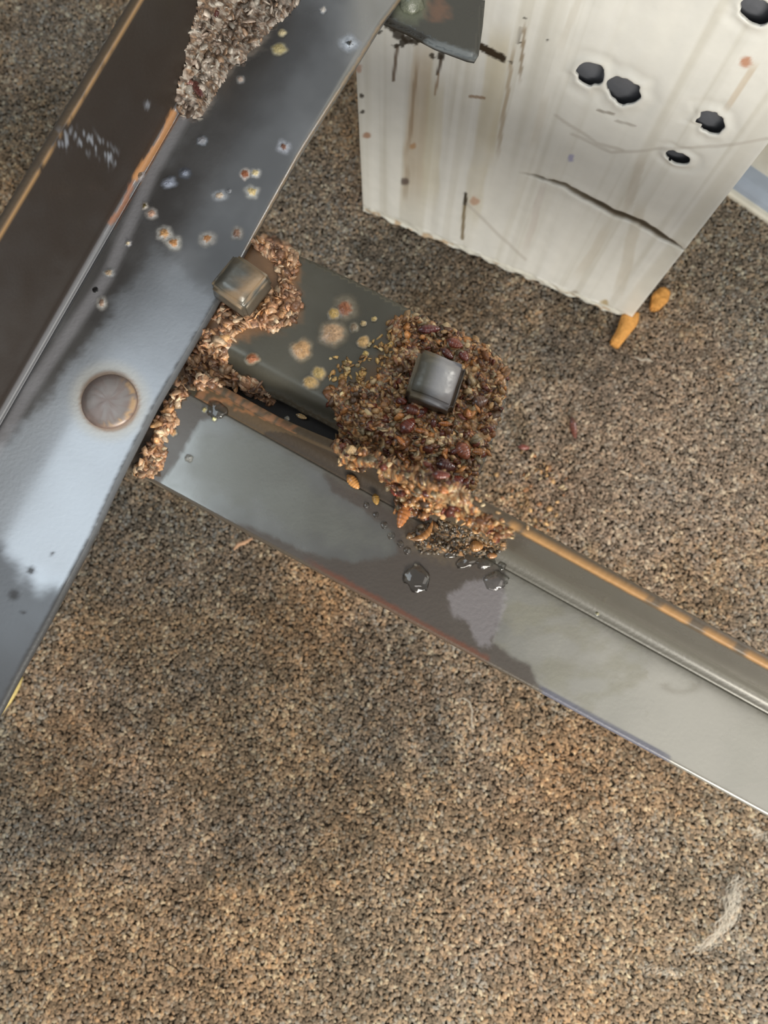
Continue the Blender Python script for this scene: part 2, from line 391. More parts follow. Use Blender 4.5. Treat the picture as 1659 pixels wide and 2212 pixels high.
for pl in ([(1235, 290), (1320, 330), (1430, 322), (1550, 318), (1659, 300)], [(1010, 440), (1080, 510), (1135, 560)], [(1200, 250), (1290, 310), (1345, 325)]):
    pt.over((196, 190, 180), .55 * (1 - ss(1.5, 5, dpoly(px, py, pl))))
pt.over((224, 222, 210), .9 * (Vv < .006))
pt.over((186, 150, 104), .7 * ss(.56, .66, fbm(U * 240, Vv * 240, 61)) * (Vv < .004))
nI = nu + 1; nJ = nv + 1
i = np.arange(nu * nv); r = i // nu; c = i % nu; a = r * nI + c
Fq = np.stack([a, a + 1, a + nI + 1, a + nI], 1)
dead = (inside[Fq] == 1).any(1) | ((inside[Fq] >= 0).all(1))
Fq = Fq[~dead]
# rim walls going 4 mm in at the holes
ed = {}
for f in Fq[(inside[Fq] >= 0).any(1)]:
    for k in range(4):
        e = (int(f[k]), int(f[(k + 1) % 4]))
        if inside[e[0]] >= 0 and inside[e[1]] >= 0: ed[e] = 1
bnd = [e for e in ed if (e[1], e[0]) not in ed]
newv = {}; addp = []; addc = []; addf = []
def innr(j):
    if j not in newv:
        newv[j] = len(pos) + len(addp); addp.append(pos[j] - np.array(bnm) * .0009); addc.append([*lin((190, 188, 182)), 1])
    return newv[j]
for a_, b_ in bnd: addf.append([b_, a_, innr(a_), innr(b_)])
pos2 = np.vstack([pos, np.array(addp)]) if addp else pos
col2 = np.vstack([pt.c, np.array(addc)]) if addc else pt.c
Fq = np.vstack([Fq, np.array(addf)]) if addf else Fq
col2[:, 3] = 1
meshobj('front_panel', pos2, Fq, M_board, board, col2)
def boxpart(name, mat, u0, u1, d0, d1, z0, z1, parent, bev=.0004):
    bm = bmesh.new()
    co = [A0 + bu * u - bnm * d_ + Vector((0, 0, z)) for z in (z0, z1) for u, d_ in ((u0, d0), (u1, d0), (u1, d1), (u0, d1))]
    vv = [bm.verts.new(c_) for c_ in co]
    for f in ((3, 2, 1, 0), (4, 5, 6, 7), (0, 1, 5, 4), (1, 2, 6, 5), (2, 3, 7, 6), (3, 0, 4, 7)): bm.faces.new([vv[k] for k in f])
    bmesh.ops.bevel(bm, geom=bm.edges[:], offset=bev, segments=2, affect='EDGES')
    return bmobj(name, bm, mat, parent, False)
boxpart('lining', M_inner, .002, BW - .002, 0.0045, .0065, .004, BHt - .002, board)
boxpart('back_panel', M_base, 0, BW, BT - .004, BT, .001, BHt, board)
boxpart('side_edge', M_base, BW - .0015, BW + .0002, .0008, BT - .004, .002, BHt, board)
boxpart('side_edge', M_wood, -.0002, .0015, .0008, BT - .004, .002, BHt, board)
boxpart('top_edge', M_base, .0015, BW - .0015, .0008, BT - .004, BHt - .002, BHt, board)

# ------------------------------------------------------------------ rails
ZS = 0.182      # top of the side rail's lying flange
ZG = 0.1792     # top of the gusset plate
ZC = 0.1764     # top of the cross rail's lying flange
T = 0.0026
def sweep(name, stations, poly_fn, mat, parent, painter=None, cap=True):
    """stations: list of (origin, across) ; poly_fn(i) -> [(a, b)] closed section."""
    secs = []
    for i_, (O, ax) in enumerate(stations):
        secs.append([O + ax * a_ + Vector((0, 0, b_)) for a_, b_ in poly_fn(i_)])
    m = len(secs[0]); n = len(secs); V = np.array([[tuple(p) for p in s_] for s_ in secs]).reshape(-1, 3)
    i_ = np.arange((n - 1) * m); r = i_ // m; k = i_ % m; k2 = (k + 1) % m
    Fq = np.stack([r * m + k, r * m + k2, (r + 1) * m + k2, (r + 1) * m + k], 1)
    faces = Fq
    col = painter(V) if painter else np.tile([.1, .1, .1, 0], (len(V), 1))
    o = meshobj(name, V, faces, mat, parent, col)
    if cap:
        bm = bmesh.new(); bm.from_mesh(o.data); bm.verts.ensure_lookup_table()
        for s_ in (0, n - 1):
            try: bm.faces.new([bm.verts[s_ * m + k] for k in range(m)])
            except ValueError: pass
        bmesh.ops.recalc_face_normals(bm, faces=bm.faces[:]); bm.to_mesh(o.data); bm.free()
    return o
def lying(width, fr=.0028, rt=.0011, n=44):
    """section of the lying flange, from the fillet to the rounded free edge; a = across, b = up (top at 0)"""
    pts = [(fr + (width - rt - fr) * k / n, 0) for k in range(n + 1)]
    pts += [(width - rt + rt * math.sin(t), -rt + rt * math.cos(t)) for t in np.linspace(.3, 1.57, 5)]
    pts += [(width, -T + rt * .6), (width - rt * .6, -T)]
    pts += [(width * .5, -T), (fr, -T)]
    return pts
def standing(h, fr=.0028, tip=.0005, n=30):
    """standing flange with inner fillet, rising at a = 0; inner face at a = 0, outer at a = -T"""
    h = max(h, .0001); pts = []
    for t in np.linspace(0, 1.57, 8): pts.append((fr - fr * math.sin(t), fr - fr * math.cos(t)))
    top = max(h, fr + .0004)
    for k in range(1, n + 1): pts.append((0, fr + (top - tip - fr) * k / n))
    pts += [(-tip * .3, top - tip * .3), (-tip, top), (-T + tip, top), (-T, top - tip)]
    pts += [(-T, top * .5), (-T, fr)]
    for t in np.linspace(0, 1.57, 6): pts.append((-T + (fr) * (1 - math.cos(t)), fr - (fr + T) * math.sin(t)))
    pts += [(fr, -T)]
    return pts

# --- side rail (left)
f0, f1 = P(377, 240, ZS), P(84, 750, ZS)
sd = (f0 - f1).normalized(); sa = Vector((sd.y, -sd.x, 0))           # across, towards the lying flange's free edge (+x)
if sa.x < 0: sa = -sa
edge_px = [(905, -70), (862, 0), (822, 52), (782, 118), (737, 188), (650, 325), (550, 505), (473, 649), (337, 881), (262, 1029), (195, 1176), (101, 1353), (42, 1459), (0, 1540)]
ep = [P(x_, y_, ZS) for x_, y_ in edge_px]
es = [(p - f1).dot(sd) for p in ep]; ew = [(p - f1).dot(sa) for p in ep]
o_ = np.argsort(es); es = np.array(es)[o_]; ew = np.array(ew)[o_]
sl = np.arange(-0.20, 0.24, .0008)
wid = np.interp(sl, es, ew); ker = np.ones(9) / 9
wid = np.convolve(np.pad(wid, 4, 'edge'), ker, 'valid')
keep = (f1.y + sd.y * sl + sa.y * wid) < .2035      # the rail stops just short of the board
sl = sl[keep]; wid = wid[keep]
HS = .0372
rail = empty('side_rail', f0 * .5 + f1 * .5 - Vector((0, 0, T)), 'dark glossy steel angle rail crossing the left side, with a round rivet', 'bed rail')
def px_of(V): p = pix(V); return p[:, 0], p[:, 1]
rust = (176, 128, 84)
def paint_side_lying(V):
    x, y = px_of(V); p = Paint(len(V)); n1 = fbm(x / 38, y / 38, 71); n2 = fbm(x / 9, y / 9, 75, 3)
    p.over((176, 180, 186), .14 * ss(.40, .75, fbm(x / 110, y / 110, 72)))
    p.over((52, 50, 50), .55 * (1 - ss(20, 95, dpoly(x, y, [(640, 60), (540, 190), (450, 330), (300, 560), (250, 680)]) + 50 * (n1 - .5))))  # dark reflection put into the colour along the upper rail
    # pale window reflection painted over the lower half, ending in a ragged border
    window_sheen = [(330, 520), (480, 640), (300, 1030), (150, 1255), (85, 1230), (70, 1290), (30, 1345), (-40, 1370), (-300, 1700), (-400, 1300), (60, 900), (200, 720)]
    sdv = sdpoly(x, y, window_sheen) + 30 * (n1 - .5) + 14 * (n2 - .5)
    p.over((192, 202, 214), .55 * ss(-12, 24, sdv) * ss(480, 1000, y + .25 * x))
    p.over((70, 70, 72), .8 * ss(1235, 1300, y + 70 * (n1 - .5) + 24 * (n2 - .5) + (x < 90) * (90 - x) * .9))  # darker metal painted where that reflection stops
    for hx, hy, r_ in [(67, 1232, 9), (30, 1285, 12), (113, 1196, 5), (50, 1322, 5)]:
        p.over((62, 62, 64), .9 * (1 - ss(r_ * .5, r_ * 1.4, np.hypot(x - hx, y - hy))))
    # halo around the rivet
    d = np.hypot(x - 237, y - 867)
    p.over((202, 198, 186), .55 * (1 - ss(66, 100, d)))
    p.over((150, 110, 70), .7 * (1 - ss(62, 70, d)))
    # tan crust in the fold
    d = dpoly(x, y, [(375, 245), (350, 300), (292, 385)]); p.over(rust, .95 * (1 - ss(6, 11, d + 5 * (n2 - .5))))
    d = dpoly(x, y, [(285, 395), (270, 440), (240, 480)]); p.over((150, 100, 70), .8 * (1 - ss(3, 8, d + 9 * (n2 - .5))))
    d = dpoly(x, y, [(410, 230), (330, 370), (230, 600), (60, 850), (-60, 1060)]); p.over((170, 170, 176), .45 * (1 - ss(4, 22, d)))
    # milky crust beside the upper pile
    for hx, hy, r_ in [(420, 215, 48), (455, 130, 60), (520, 60, 75)]:
        p.over((168, 158, 148), .55 * (1 - ss(r_ * .55, r_, np.hypot(x - hx, y - hy) + 22 * (n2 - .5))))
    # rusty rim along the free edge, plus dark shade of its rounding painted in
    e = dpoly(x, y, edge_px); p.over((66, 66, 66), .8 * (1 - ss(6, 13, e + 7 * (n2 - .5))) * ss(560, 680, y) + .45 * (1 - ss(3, 9, e)) * (y < 560))
    p.over((150, 128, 98), .6 * (1 - ss(1, 5, e + 5 * (n2 - .5))) * (y < 540))
    return p.c
sta = [(f1 + sd * s_, sa) for s_ in sl]
def dentb(i_, pts): return pts
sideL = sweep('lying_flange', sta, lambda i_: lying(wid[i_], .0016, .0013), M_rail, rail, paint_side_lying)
def paint_side_stand(V):
    x, y = px_of(V); p = Paint(len(V)); z = V[:, 2] - ZS; n1 = fbm(x / 30, y / 30, 81); n2 = fbm(x / 8, y / 8, 85, 3)
    p.over((46, 37, 30), (.84 + .13 * n1) * ss(.0003, .0014, z + .0005 * (n2 - .5)))  # dark reflection on this face put into the colour
    p.over((120, 120, 124), .6 * (1 - ss(.0006, .0018, z)))
    dist = np.abs(z - (HS - .0008)); aa = (V - np.array(f1)) @ np.array(sa)
    p.over((78, 64, 46), .85 * (z > HS - .0003) * (aa < -.0004))
    p.over((178, 142, 98), .8 * (1 - ss(.0003, .0009, dist)) * (aa > -.0007) * ss(.25, .45, fbm(x / 40, y / 40, 88)))
    d = dpoly(x, y, [(135, 300), (185, 300), (235, 340)])
    p.over((150, 156, 166), .75 * ss(.55, .68, n2) * (1 - ss(10, 30, d)))
    p.over((150, 156, 166), .6 * (1 - ss(4, 9, np.hypot(x - 318, y - 227))))
    d = dpoly(x, y, [(375, 245), (350, 300), (292, 385)]); p.over(rust, .95 * (1 - ss(5, 10, d + 5 * (n2 - .5))))
    d = dpoly(x, y, [(285, 395), (270, 440), (240, 480)]); p.over((150, 100, 70), .8 * (1 - ss(3, 8, d + 9 * (n2 - .5))))
    return p.c
sideS = sweep('standing_flange', sta, lambda i_: standing(HS, .0016), M_rail, rail, paint_side_stand)

# --- cross rail
def LN(p, q, x_): return p[1] + (q[1] - p[1]) * (x_ - p[0]) / (q[0] - p[0])
c0, c1 = P(700, LN((1122, 1214), (1510, 1428), 700), ZC), P(1510, 1428, ZC)
cd = (c1 - c0).normalized(); ca = Vector((cd.y, -cd.x, 0))
if ca.y > 0: ca = -ca
lw0 = (P(388, 1074, ZC) - c0); lw1 = (P(1659, 1763, ZC) - c0)
s0, w0, s1, w1 = lw0.dot(cd), lw0.dot(ca), lw1.dot(cd), lw1.dot(ca)
cl = np.arange(-.085, .26, .0008)
cw = w0 + (w1 - w0) * (cl - s0) / (s1 - s0)
HC = .0365
cross = empty('cross_rail', c0 * .5 + c1 * .5 - Vector((0, 0, T)), 'grey steel angle rail running to the right edge from under the side rail', 'bed rail')
left_sheen = [(330, 1060), (380, 1000), (430, 905), (520, 880), (600, 925), (700, 1000), (720, 1060), (800, 1110), (845, 1150), (862, 1195), (800, 1218), (700, 1212), (600, 1165)]
right_edge = [(1105, 1195), (1085, 1280), (1060, 1390), (1100, 1420), (1140, 1440), (1158, 1475), (1400, 1700), (2200, 2200), (2300, 1700), (1600, 1450), (1350, 1335), (1200, 1250)]
milky = [(960, 1290), (1010, 1255), (1080, 1240), (1100, 1290), (1080, 1350), (1060, 1400), (1030, 1400), (1010, 1350), (975, 1330)]
def cwl(V):
    return np.interp((V - np.array(c0)) @ np.array(cd), cl, cw)
def paint_cross(V):
    x, y = px_of(V); p = Paint(len(V)); n1 = fbm(x / 40, y / 40, 91); n2 = fbm(x / 10, y / 10, 95, 3)
    p.over((78, 68, 60), .80)                                         # phone's dark reflection painted brown in the middle
    sdl = sdpoly(x, y, left_sheen) + 16 * (n1 - .5) + 9 * (n2 - .5)
    k = ss(-2, 9, sdl); p.c[:, 3] *= 1 - k * .82
    p.over((112, 114, 106), .50 * ss(5, 70, sdl + 60 * (n1 - .5)))  # grey left-hand reflection put into the colour inside its outline
    sdr = sdpoly(x, y, right_edge) + 14 * (n1 - .5) + 9 * (n2 - .5)
    k = ss(-2, 9, sdr); p.c[:, 3] *= 1 - k * .9
    p.over((172, 170, 160), .30 * k * (.5 + n1))
    p.over((128, 124, 100), .35 * ss(.45, .7, fbm(x / 70, y / 40, 99)) * k * (x < 1400))
    m_ = sdpoly(x, y, milky) + 20 * (n2 - .5)
    p.over((150, 146, 150), .55 * ss(-3, 8, m_))
    # grime towards the debris
    g = [(850, 1100), (1000, 1090), (1110, 1170), (1060, 1215), (960, 1215), (880, 1180)]
    p.over((104, 92, 76), .75 * ss(-14, 12, sdpoly(x, y, g) + 24 * (n2 - .5)))
    # bluish free edge and rusty stretch
    low = [(1168, 1493), (1300, 1566), (1438, 1638)]; d = dpoly(x, y, low)
    p.over((134, 130, 120), .7 * (1 - ss(.0006, .0014, cwl(V) - (V - np.array(c0)) @ np.array(ca))) * (x > 1150))
    p.over((86, 88, 108), .75 * (1 - ss(9, 14, d)) * ss(1150, 1180, x) * (1 - ss(1420, 1500, x)))
    d = dpoly(x, y, [(660, 1212), (860, 1322), (1050, 1424)]); p.over((120, 66, 42), .65 * (1 - ss(3, 12, d + 8 * (n2 - .5))) * ss(640, 720, x))
    p.over((190, 180, 160), .8 * (1 - ss(2, 5, dpoly(x, y, [(310, 1035), (350, 1056)]))))
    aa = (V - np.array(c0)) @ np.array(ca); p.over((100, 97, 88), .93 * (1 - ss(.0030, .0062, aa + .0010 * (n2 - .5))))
    e = cwl(V) - aa; p.over((84, 74, 60), .7 * (1 - ss(.0006, .0012, e)) * (x < 1170))
    d = np.hypot((x - 1470) / 42, (y - 1480) / 18); p.over((120, 114, 100), .35 * np.exp(-((d - .8) / .3) ** 2) * (y > 1475))
    d = dpoly(x, y, [(1122, 1206), (1150, 1235), (1197, 1260), (1270, 1300), (1342, 1345), (1420, 1380), (1510, 1423)]); p.over((214, 210, 196), .35 * (1 - ss(1, 4.5, d)))  # fold highlight painted as a pale line
    return p.c
stc = [(c0 + cd * s_, ca) for s_ in cl]
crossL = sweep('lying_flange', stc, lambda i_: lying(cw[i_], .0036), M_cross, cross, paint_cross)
# the standing flange is cut away in a curve towards the side rail
sA = (P(425, 842, ZC) - c0).dot(cd); sB = (P(890, 1090, ZC) - c0).dot(cd)
vl = cl[cl > sA]
def hcross(s_):
    t = min(1, max(0, (s_ - sA) / (sB - sA + .004))); return HC * t ** 2.1
def paint_cstand(V):
    x, y = px_of(V); p = Paint(len(V)); n1 = fbm(x / 30, y / 30, 101); n2 = fbm(x / 8, y / 8, 105, 3); z = V[:, 2] - ZC
    s_ = (V - np.array(c0)) @ np.array(cd); hh = np.array([hcross(q) for q in s_])
    p.over((92, 80, 64), .55 * (1 - ss(900, 1200, x)) + .35)
    p.over((100, 97, 88), .9 * (1 - ss(.004, .012, z)) * (x > 1000))
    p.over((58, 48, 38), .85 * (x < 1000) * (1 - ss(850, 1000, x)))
    aa = (V - np.array(c0)) @ np.array(ca); p.over((92, 76, 56), .8 * (hh - z < .0032)); p.over((184, 138, 84), .9 * (1 - ss(.0008, .0020, (hh - z) + .0012 * (n2 - .5))) * (aa > -.0007) * ss(.30, .42, fbm(x / 50, y / 50, 108)) * (x > 1100))
    rim = (z > hh - .0002) & ((aa < -.0006) | (x < 900)); p.over((84, 70, 52), .8 * rim)
    p.over((140, 98, 66), .8 * rim * ss(.42, .56, n2) * (x < 640))
    return p.c
crossS = sweep('standing_flange', [(c0 + cd * s_, ca) for s_ in vl], lambda i_: standing(hcross(vl[i_]), .0036), M_cross, cross, paint_cstand)

# --- plates from an outline on a plane
def plate(name, poly_px, z, th, mat, parent, painter=None, step=.0012, drop=None, bev=.0006):
    bm = bmesh.new(); vv = [bm.verts.new(P(x_, y_, z)) for x_, y_ in poly_px]
    f = bm.faces.new(vv)
    if f.normal.z < 0: bmesh.ops.reverse_faces(bm, faces=[f])
    ext = bmesh.ops.extrude_face_region(bm, geom=[f]); ev = [g for g in ext['geom'] if isinstance(g, bmesh.types.BMVert)]
    for q in ev: q.co.z -= th
    bmesh.ops.recalc_face_normals(bm, faces=bm.faces[:])
    bmesh.ops.bevel(bm, geom=[e for e in bm.edges if abs(e.verts[0].co.z - e.verts[1].co.z) < 1e-7], offset=bev, segments=2, affect='EDGES')
    # grid cuts for painting
    xs_ = [v_.co.x for v_ in bm.verts]; ys_ = [v_.co.y for v_ in bm.verts]
    for ax, lo, hi in ((0, min(xs_), max(xs_)), (1, min(ys_), max(ys_))):
        for t in np.arange(lo + step, hi, step):
            n_ = Vector((1, 0, 0)) if ax == 0 else Vector((0, 1, 0)); c_ = Vector((t, 0, 0)) if ax == 0 else Vector((0, t, 0))
            bmesh.ops.bisect_plane(bm, geom=bm.verts[:] + bm.edges[:] + bm.faces[:], plane_co=c_, plane_no=n_)
    if drop:
        for v_ in bm.verts: v_.co.z += drop(v_.co)
    bmesh.ops.recalc_face_normals(bm, faces=bm.faces[:])
    me = bpy.data.meshes.new(name); bm.to_mesh(me); bm.free()
    V = np.zeros(len(me.vertices) * 3); me.vertices.foreach_get('co', V); V = V.reshape(-1, 3)
    at = me.color_attributes.new('paint', 'FLOAT_COLOR', 'POINT')
    col = painter(V) if painter else np.tile([.1, .1, .1, 0], (len(V), 1))
    at.data.foreach_set('color', np.asarray(col, np.float32).ravel())
    me.polygons.foreach_set('use_smooth', np.ones(len(me.polygons), bool)); me.materials.append(mat)
    o = bpy.data.objects.new(name, me); link(o)
    if parent is not None:
        o.parent = parent; o.matrix_parent_inverse = Matrix.Translation(-Vector(parent.location))
    return o
gusset = empty('gusset_plate', P(800, 760, ZG) - Vector((0, 0, T)), 'dark steel corner plate with a rounded end, crusted with insect debris, joining the two rails', 'bracket')
g_poly = [(420, 560), (470, 505), (560, 512), (640, 548), (700, 574), (780, 612), (857, 652), (930, 690), (1000, 722), (1052, 748), (1080, 768), (1096, 796), (1099, 826), (1094, 862), (1078, 915), (1060, 965), (1040, 1015), (1022, 1064), (1012, 1096),
          (940, 1040), (850, 985), (760, 935), (690, 897), (600, 850), (520, 815), (440, 790), (330, 790)]
fa, fb = P(440, 735, ZG), P(900, 985, ZG); fdv = (fb - fa).normalized(); fn = Vector((fdv.y, -fdv.x, 0))
if fn.y > 0: fn = -fn
def gdrop(co):                                     # lower edge rolled downwards
    d = (Vector((co.x, co.y, 0)) - Vector((fa.x, fa.y, 0))).dot(fn) + .0020
    return -max(0, d) ** 1.6 * 26 if d > 0 else 0
def paint_gus(V):
    x, y = px_of(V); p = Paint(len(V)); n1 = fbm(x / 30, y / 30, 111); n2 = fbm(x / 9, y / 9, 115, 3)
    p.over((80, 76, 62), .42 + .25 * n1)
    p.over((104, 80, 54), .85 * ss(-18, 25, sdpoly(x, y, [(850, 690), (960, 700), (1100, 780), (1090, 870), (1010, 1090), (840, 1010), (740, 930), (760, 820), (820, 760)]) + 40 * (n2 - .5)))
    p.over((140, 104, 72), .8 * ss(-8, 12, sdpoly(x, y, [(460, 510), (600, 510), (650, 570), (650, 690), (600, 715), (500, 740), (450, 820), (380, 820)]) + 34 * (n2 - .5)))
    return p.c
plate('plate', g_poly, ZG, T, M_plate, gusset, paint_gus, drop=gdrop)
# dark sheet added as the gap's shade between plate and cross rail
vp = [P(*q, .1660) for q in [(430, 770), (560, 800), (720, 880), (870, 965), (1000, 1040), (1010, 1120), (860, 1060), (700, 975), (560, 900), (430, 845)]]
bm = bmesh.new(); vv = [bm.verts.new(p) for p in vp]; f = bm.faces.new(vv)
ext = bmesh.ops.extrude_face_region(bm, geom=[f])
for g_ in ext['geom']:
    if isinstance(g_, bmesh.types.BMVert): g_.co.z -= .002
bmobj('gap_shade', bm, plain('groove_shade_black', (34, 30, 27), .7), gusset, False)  # near-black sheet standing in for shade in the groove

def square_head(name, center, side, h, rot, parent, seed, colp=None, dome=.10, label=None, ridge=0):
    rr = random.Random(seed); bm = bmesh.new(); r = bmesh.ops.create_cube(bm, size=1)
    for v_ in bm.verts:
        v_.co.x *= side; v_.co.y *= side; v_.co.z = (v_.co.z + .5) * h
    for v_ in bm.verts:
        if v_.co.z > h * .5: v_.co.x *= .93; v_.co.y *= .93; v_.co.z += rr.uniform(-.03, .03) * h
    bmesh.ops.bevel(bm, geom=bm.edges[:], offset=side * .09, segments=3, affect='EDGES')
    bmesh.ops.subdivide_edges(bm, edges=bm.edges[:], cuts=3, use_grid_fill=True)
    Mx = Matrix.Translation(center) @ Matrix.Rotation(rot, 4, 'Z'); rad = side * .5
    for v_ in bm.verts:
        n_ = noise.noise(v_.co * 500 + Vector((seed, 0, 0)))
        if v_.co.z > h * .7: v_.co.z += dome * h * (1 - (v_.co.x ** 2 + v_.co.y ** 2) / (rad * rad)) + n_ * .00022
        if ridge and v_.co.z > h * .7: v_.co.z -= ridge * max(0, v_.co.x + rad * .05) - ridge * .25 * min(0, v_.co.x + rad * .05) * -1
        v_.co += v_.normal * n_ * .0002
    bmesh.ops.recalc_face_normals(bm, faces=bm.faces[:])
    me = bpy.data.meshes.new(name)
    V = np.array([tuple(v_.co) for v_ in bm.verts]); n1 = fbm(V[:, 0] * 900 + 7, V[:, 1] * 900 + V[:, 2] * 500, seed); p = Paint(len(V))
    edge = np.maximum(np.abs(V[:, 0]), np.abs(V[:, 1])) / rad
    p.over((92, 74, 58), .75 * (1 - ss(h * .6, h * .95, V[:, 2])))
    p.over((188, 158, 118), .85 * ss(.70, .84, edge) * ss(h * .7, h * .85, V[:, 2]) * ss(.30, .5, n1))
    if colp: colp(p, V, n1, rad, h)
    bm.transform(Mx); bm.to_mesh(me); bm.free()
    at = me.color_attributes.new('paint', 'FLOAT_COLOR', 'POINT'); at.data.foreach_set('color', p.c.astype(np.float32).ravel())
    me.polygons.foreach_set('use_smooth', np.ones(len(me.polygons), bool)); me.materials.append(M_nut)
    o = bpy.data.objects.new(name, me); link(o)
    if parent is not None: o.parent = parent; o.matrix_parent_inverse = Matrix.Translation(-Vector(parent.location))
    if label: o['label'] = label
    return o
# bolt head over the side rail's edge
def cp1(p, V, n1, rad, h):
    p.over((78, 77, 68), .65 + 0 * n1)
    p.over((150, 126, 98), .85 * ss(.40, .56, n1) * ss(-.3, .2, (V[:, 0]) / rad) * (V[:, 2] > h * .7))
t1 = P(516, 604, ZS + .0075)
square_head('square_nut', Vector((t1.x, t1.y, ZS)), .0132, .0075, math.radians(-36), gusset, 3, cp1, .02, 'brown-edged square nut over the side rail edge')
# bolt head on the plate, white facet reflection painted on one side, dark on the other
def cp2(p, V, n1, rad, h):
    top = V[:, 2] > h * .6
    p.over((78, 76, 64), .75 * top * (V[:, 0] < rad * .02)); p.over((182, 182, 188), .5 * top * (V[:, 0] > -rad * .04) * (V[:, 0] < rad * .8))
t2 = P(943, 815, ZG + .009)
square_head('bolt_head', Vector((t2.x, t2.y, ZG)), .0146, .0090, math.radians(-18), gusset, 8, cp2, .02, 'bare grey square bolt head amid the crust', .36)

# rivet
rc = P(237, 867, ZS); bm = bmesh.new(); R_ = 63 / F * (H - ZS) * 1.0; nseg = 56
prof = [(0, .0017), (R_ * .25, .00168), (R_ * .5, .0016), (R_ * .72, .0014), (R_ * .86, .0011), (R_ * .94, .0007), (R_, .0002), (R_ * 1.0, -.0003)]
rings = []
for r_, z_ in prof[1:]:
    rings.append([bm.verts.new((rc.x + r_ * math.cos(2 * math.pi * k / nseg), rc.y + r_ * math.sin(2 * math.pi * k / nseg), ZS + z_ + .00008 * noise.noise(Vector((r_ * 900, k * .4, 0))))) for k in range(nseg)])
cv = bm.verts.new((rc.x, rc.y, ZS + prof[0][1]))
for k in range(nseg): bm.faces.new([cv, rings[0][k], rings[0][(k + 1) % nseg]])
for a_, b_ in zip(rings[:-1], rings[1:]):
    for k in range(nseg): bm.faces.new([a_[k], b_[k], b_[(k + 1) % nseg], a_[(k + 1) % nseg]])
riv = bmobj('rivet', bm, M_rivet, rail)
V = np.array([tuple(v_.co) for v_ in riv.data.vertices]); p = Paint(len(V)); rr_ = np.hypot(V[:, 0] - rc.x, V[:, 1] - rc.y) / R_
an = np.arctan2(V[:, 1] - rc.y, V[:, 0] - rc.x); n1 = fbm(V[:, 0] * 900, V[:, 1] * 900, 5)
p.over((96, 74, 66), .7 * ss(.8, 1, rr_)); p.over((214, 176, 120), .85 * ss(.72, .8, rr_) * (1 - ss(.92, 1, rr_)) * ss(.4, .55, n1) * ss(-.1, .7, np.cos(an + .35)))  # gold highlight on the right rim painted in
p.over((128, 108, 102), .45 * ss(.4, .6, n1))
at = riv.data.color_attributes.new('paint', 'FLOAT_COLOR', 'POINT'); at.data.foreach_set('color', p.c.astype(np.float32).ravel())
riv['label'] = 'round dull rivet head with a pale halo'

# upper bracket, in front of the board
def paint_ub(V):
    x, y = px_of(V); p = Paint(len(V)); n1 = fbm(x / 30, y / 30, 121); n2 = fbm(x / 9, y / 9, 125, 3)
    p.over((58, 60, 60), .75)
    p.over((112, 116, 98), .8 * (1 - ss(26, 50, np.hypot(x - 885, y - 12) + 16 * (n2 - .5))))
    p.over((120, 92, 76), .8 * (1 - ss(14, 34, np.hypot(x - 948, y - 22) + 30 * (n2 - .5))))
    p.over((44, 40, 32), .9 * (1 - ss(4, 16, dpoly(x, y, [(830, 42), (870, 65), (930, 95)]) + 14 * (n2 - .5))))
    d = dpoly(x, y, [(925, 92), (1022, 122)]); p.over((126, 132, 134), .7 * (1 - ss(5, 12, d)))  # lit bevel painted in as a lighter strip
    return p.c
ub = empty('end_bracket', P(930, 20, ZG) - Vector((0, 0, T)), 'black steel bracket tip in front of the white board at the top edge', 'bracket')
zb = .1793
plate('plate', [(770, -40), (780, 30), (830, 42), (880, 64), (940, 96), (1010, 122), (1026, 125), (1036, 108), (1044, 50), (1049, -6), (900, -30)], zb, .0035, M_plate, ub, paint_ub, bev=.0012)
def lump(name, px_, py_, z, rx, ry, rz, rot, mat, parent, color, seed, rough=.25, sub=3, core=None):
    bm = bmesh.new(); bmesh.ops.create_icosphere(bm, subdivisions=sub, radius=1)
    c_ = P(px_, py_, z); k = (H - z) / F
    for v_ in bm.verts:
        n_ = noise.noise(v_.co * 1.7 + Vector((seed * 3.1, seed, 0))) * rough + noise.noise(v_.co * 4 + Vector((seed, 0, 5))) * rough * .5
        q = v_.co * (1 + n_); v_.co = Vector((q.x * rx * k, q.y * ry * k, max(q.z, -.25) * rz))
    bm.transform(Matrix.Translation(c_) @ Matrix.Rotation(rot, 4, 'Z'))
    o = bmobj(name, bm, mat, parent)
    V = np.array([tuple(v_.co) for v_ in o.data.vertices]); cc_ = np.ones((len(V), 4)); cc_[:, :3] = lin(color)
    if core is not None:
        d = np.hypot((V[:, 0] - c_.x) / (rx * k), (V[:, 1] - c_.y) / (ry * k)); t = ss(.25, .6, d)[:, None]
        cc_[:, :3] = np.array(lin(core)) * (1 - t) + cc_[:, :3] * t
    at = o.data.color_attributes.new('paint', 'FLOAT_COLOR', 'POINT'); at.data.foreach_set('color', cc_.astype(np.float32).ravel())
    return o
lump('knob', 888, 8, zb, 32, 28, .003, 0, M_debris, ub, (112, 116, 100), 4, .25)

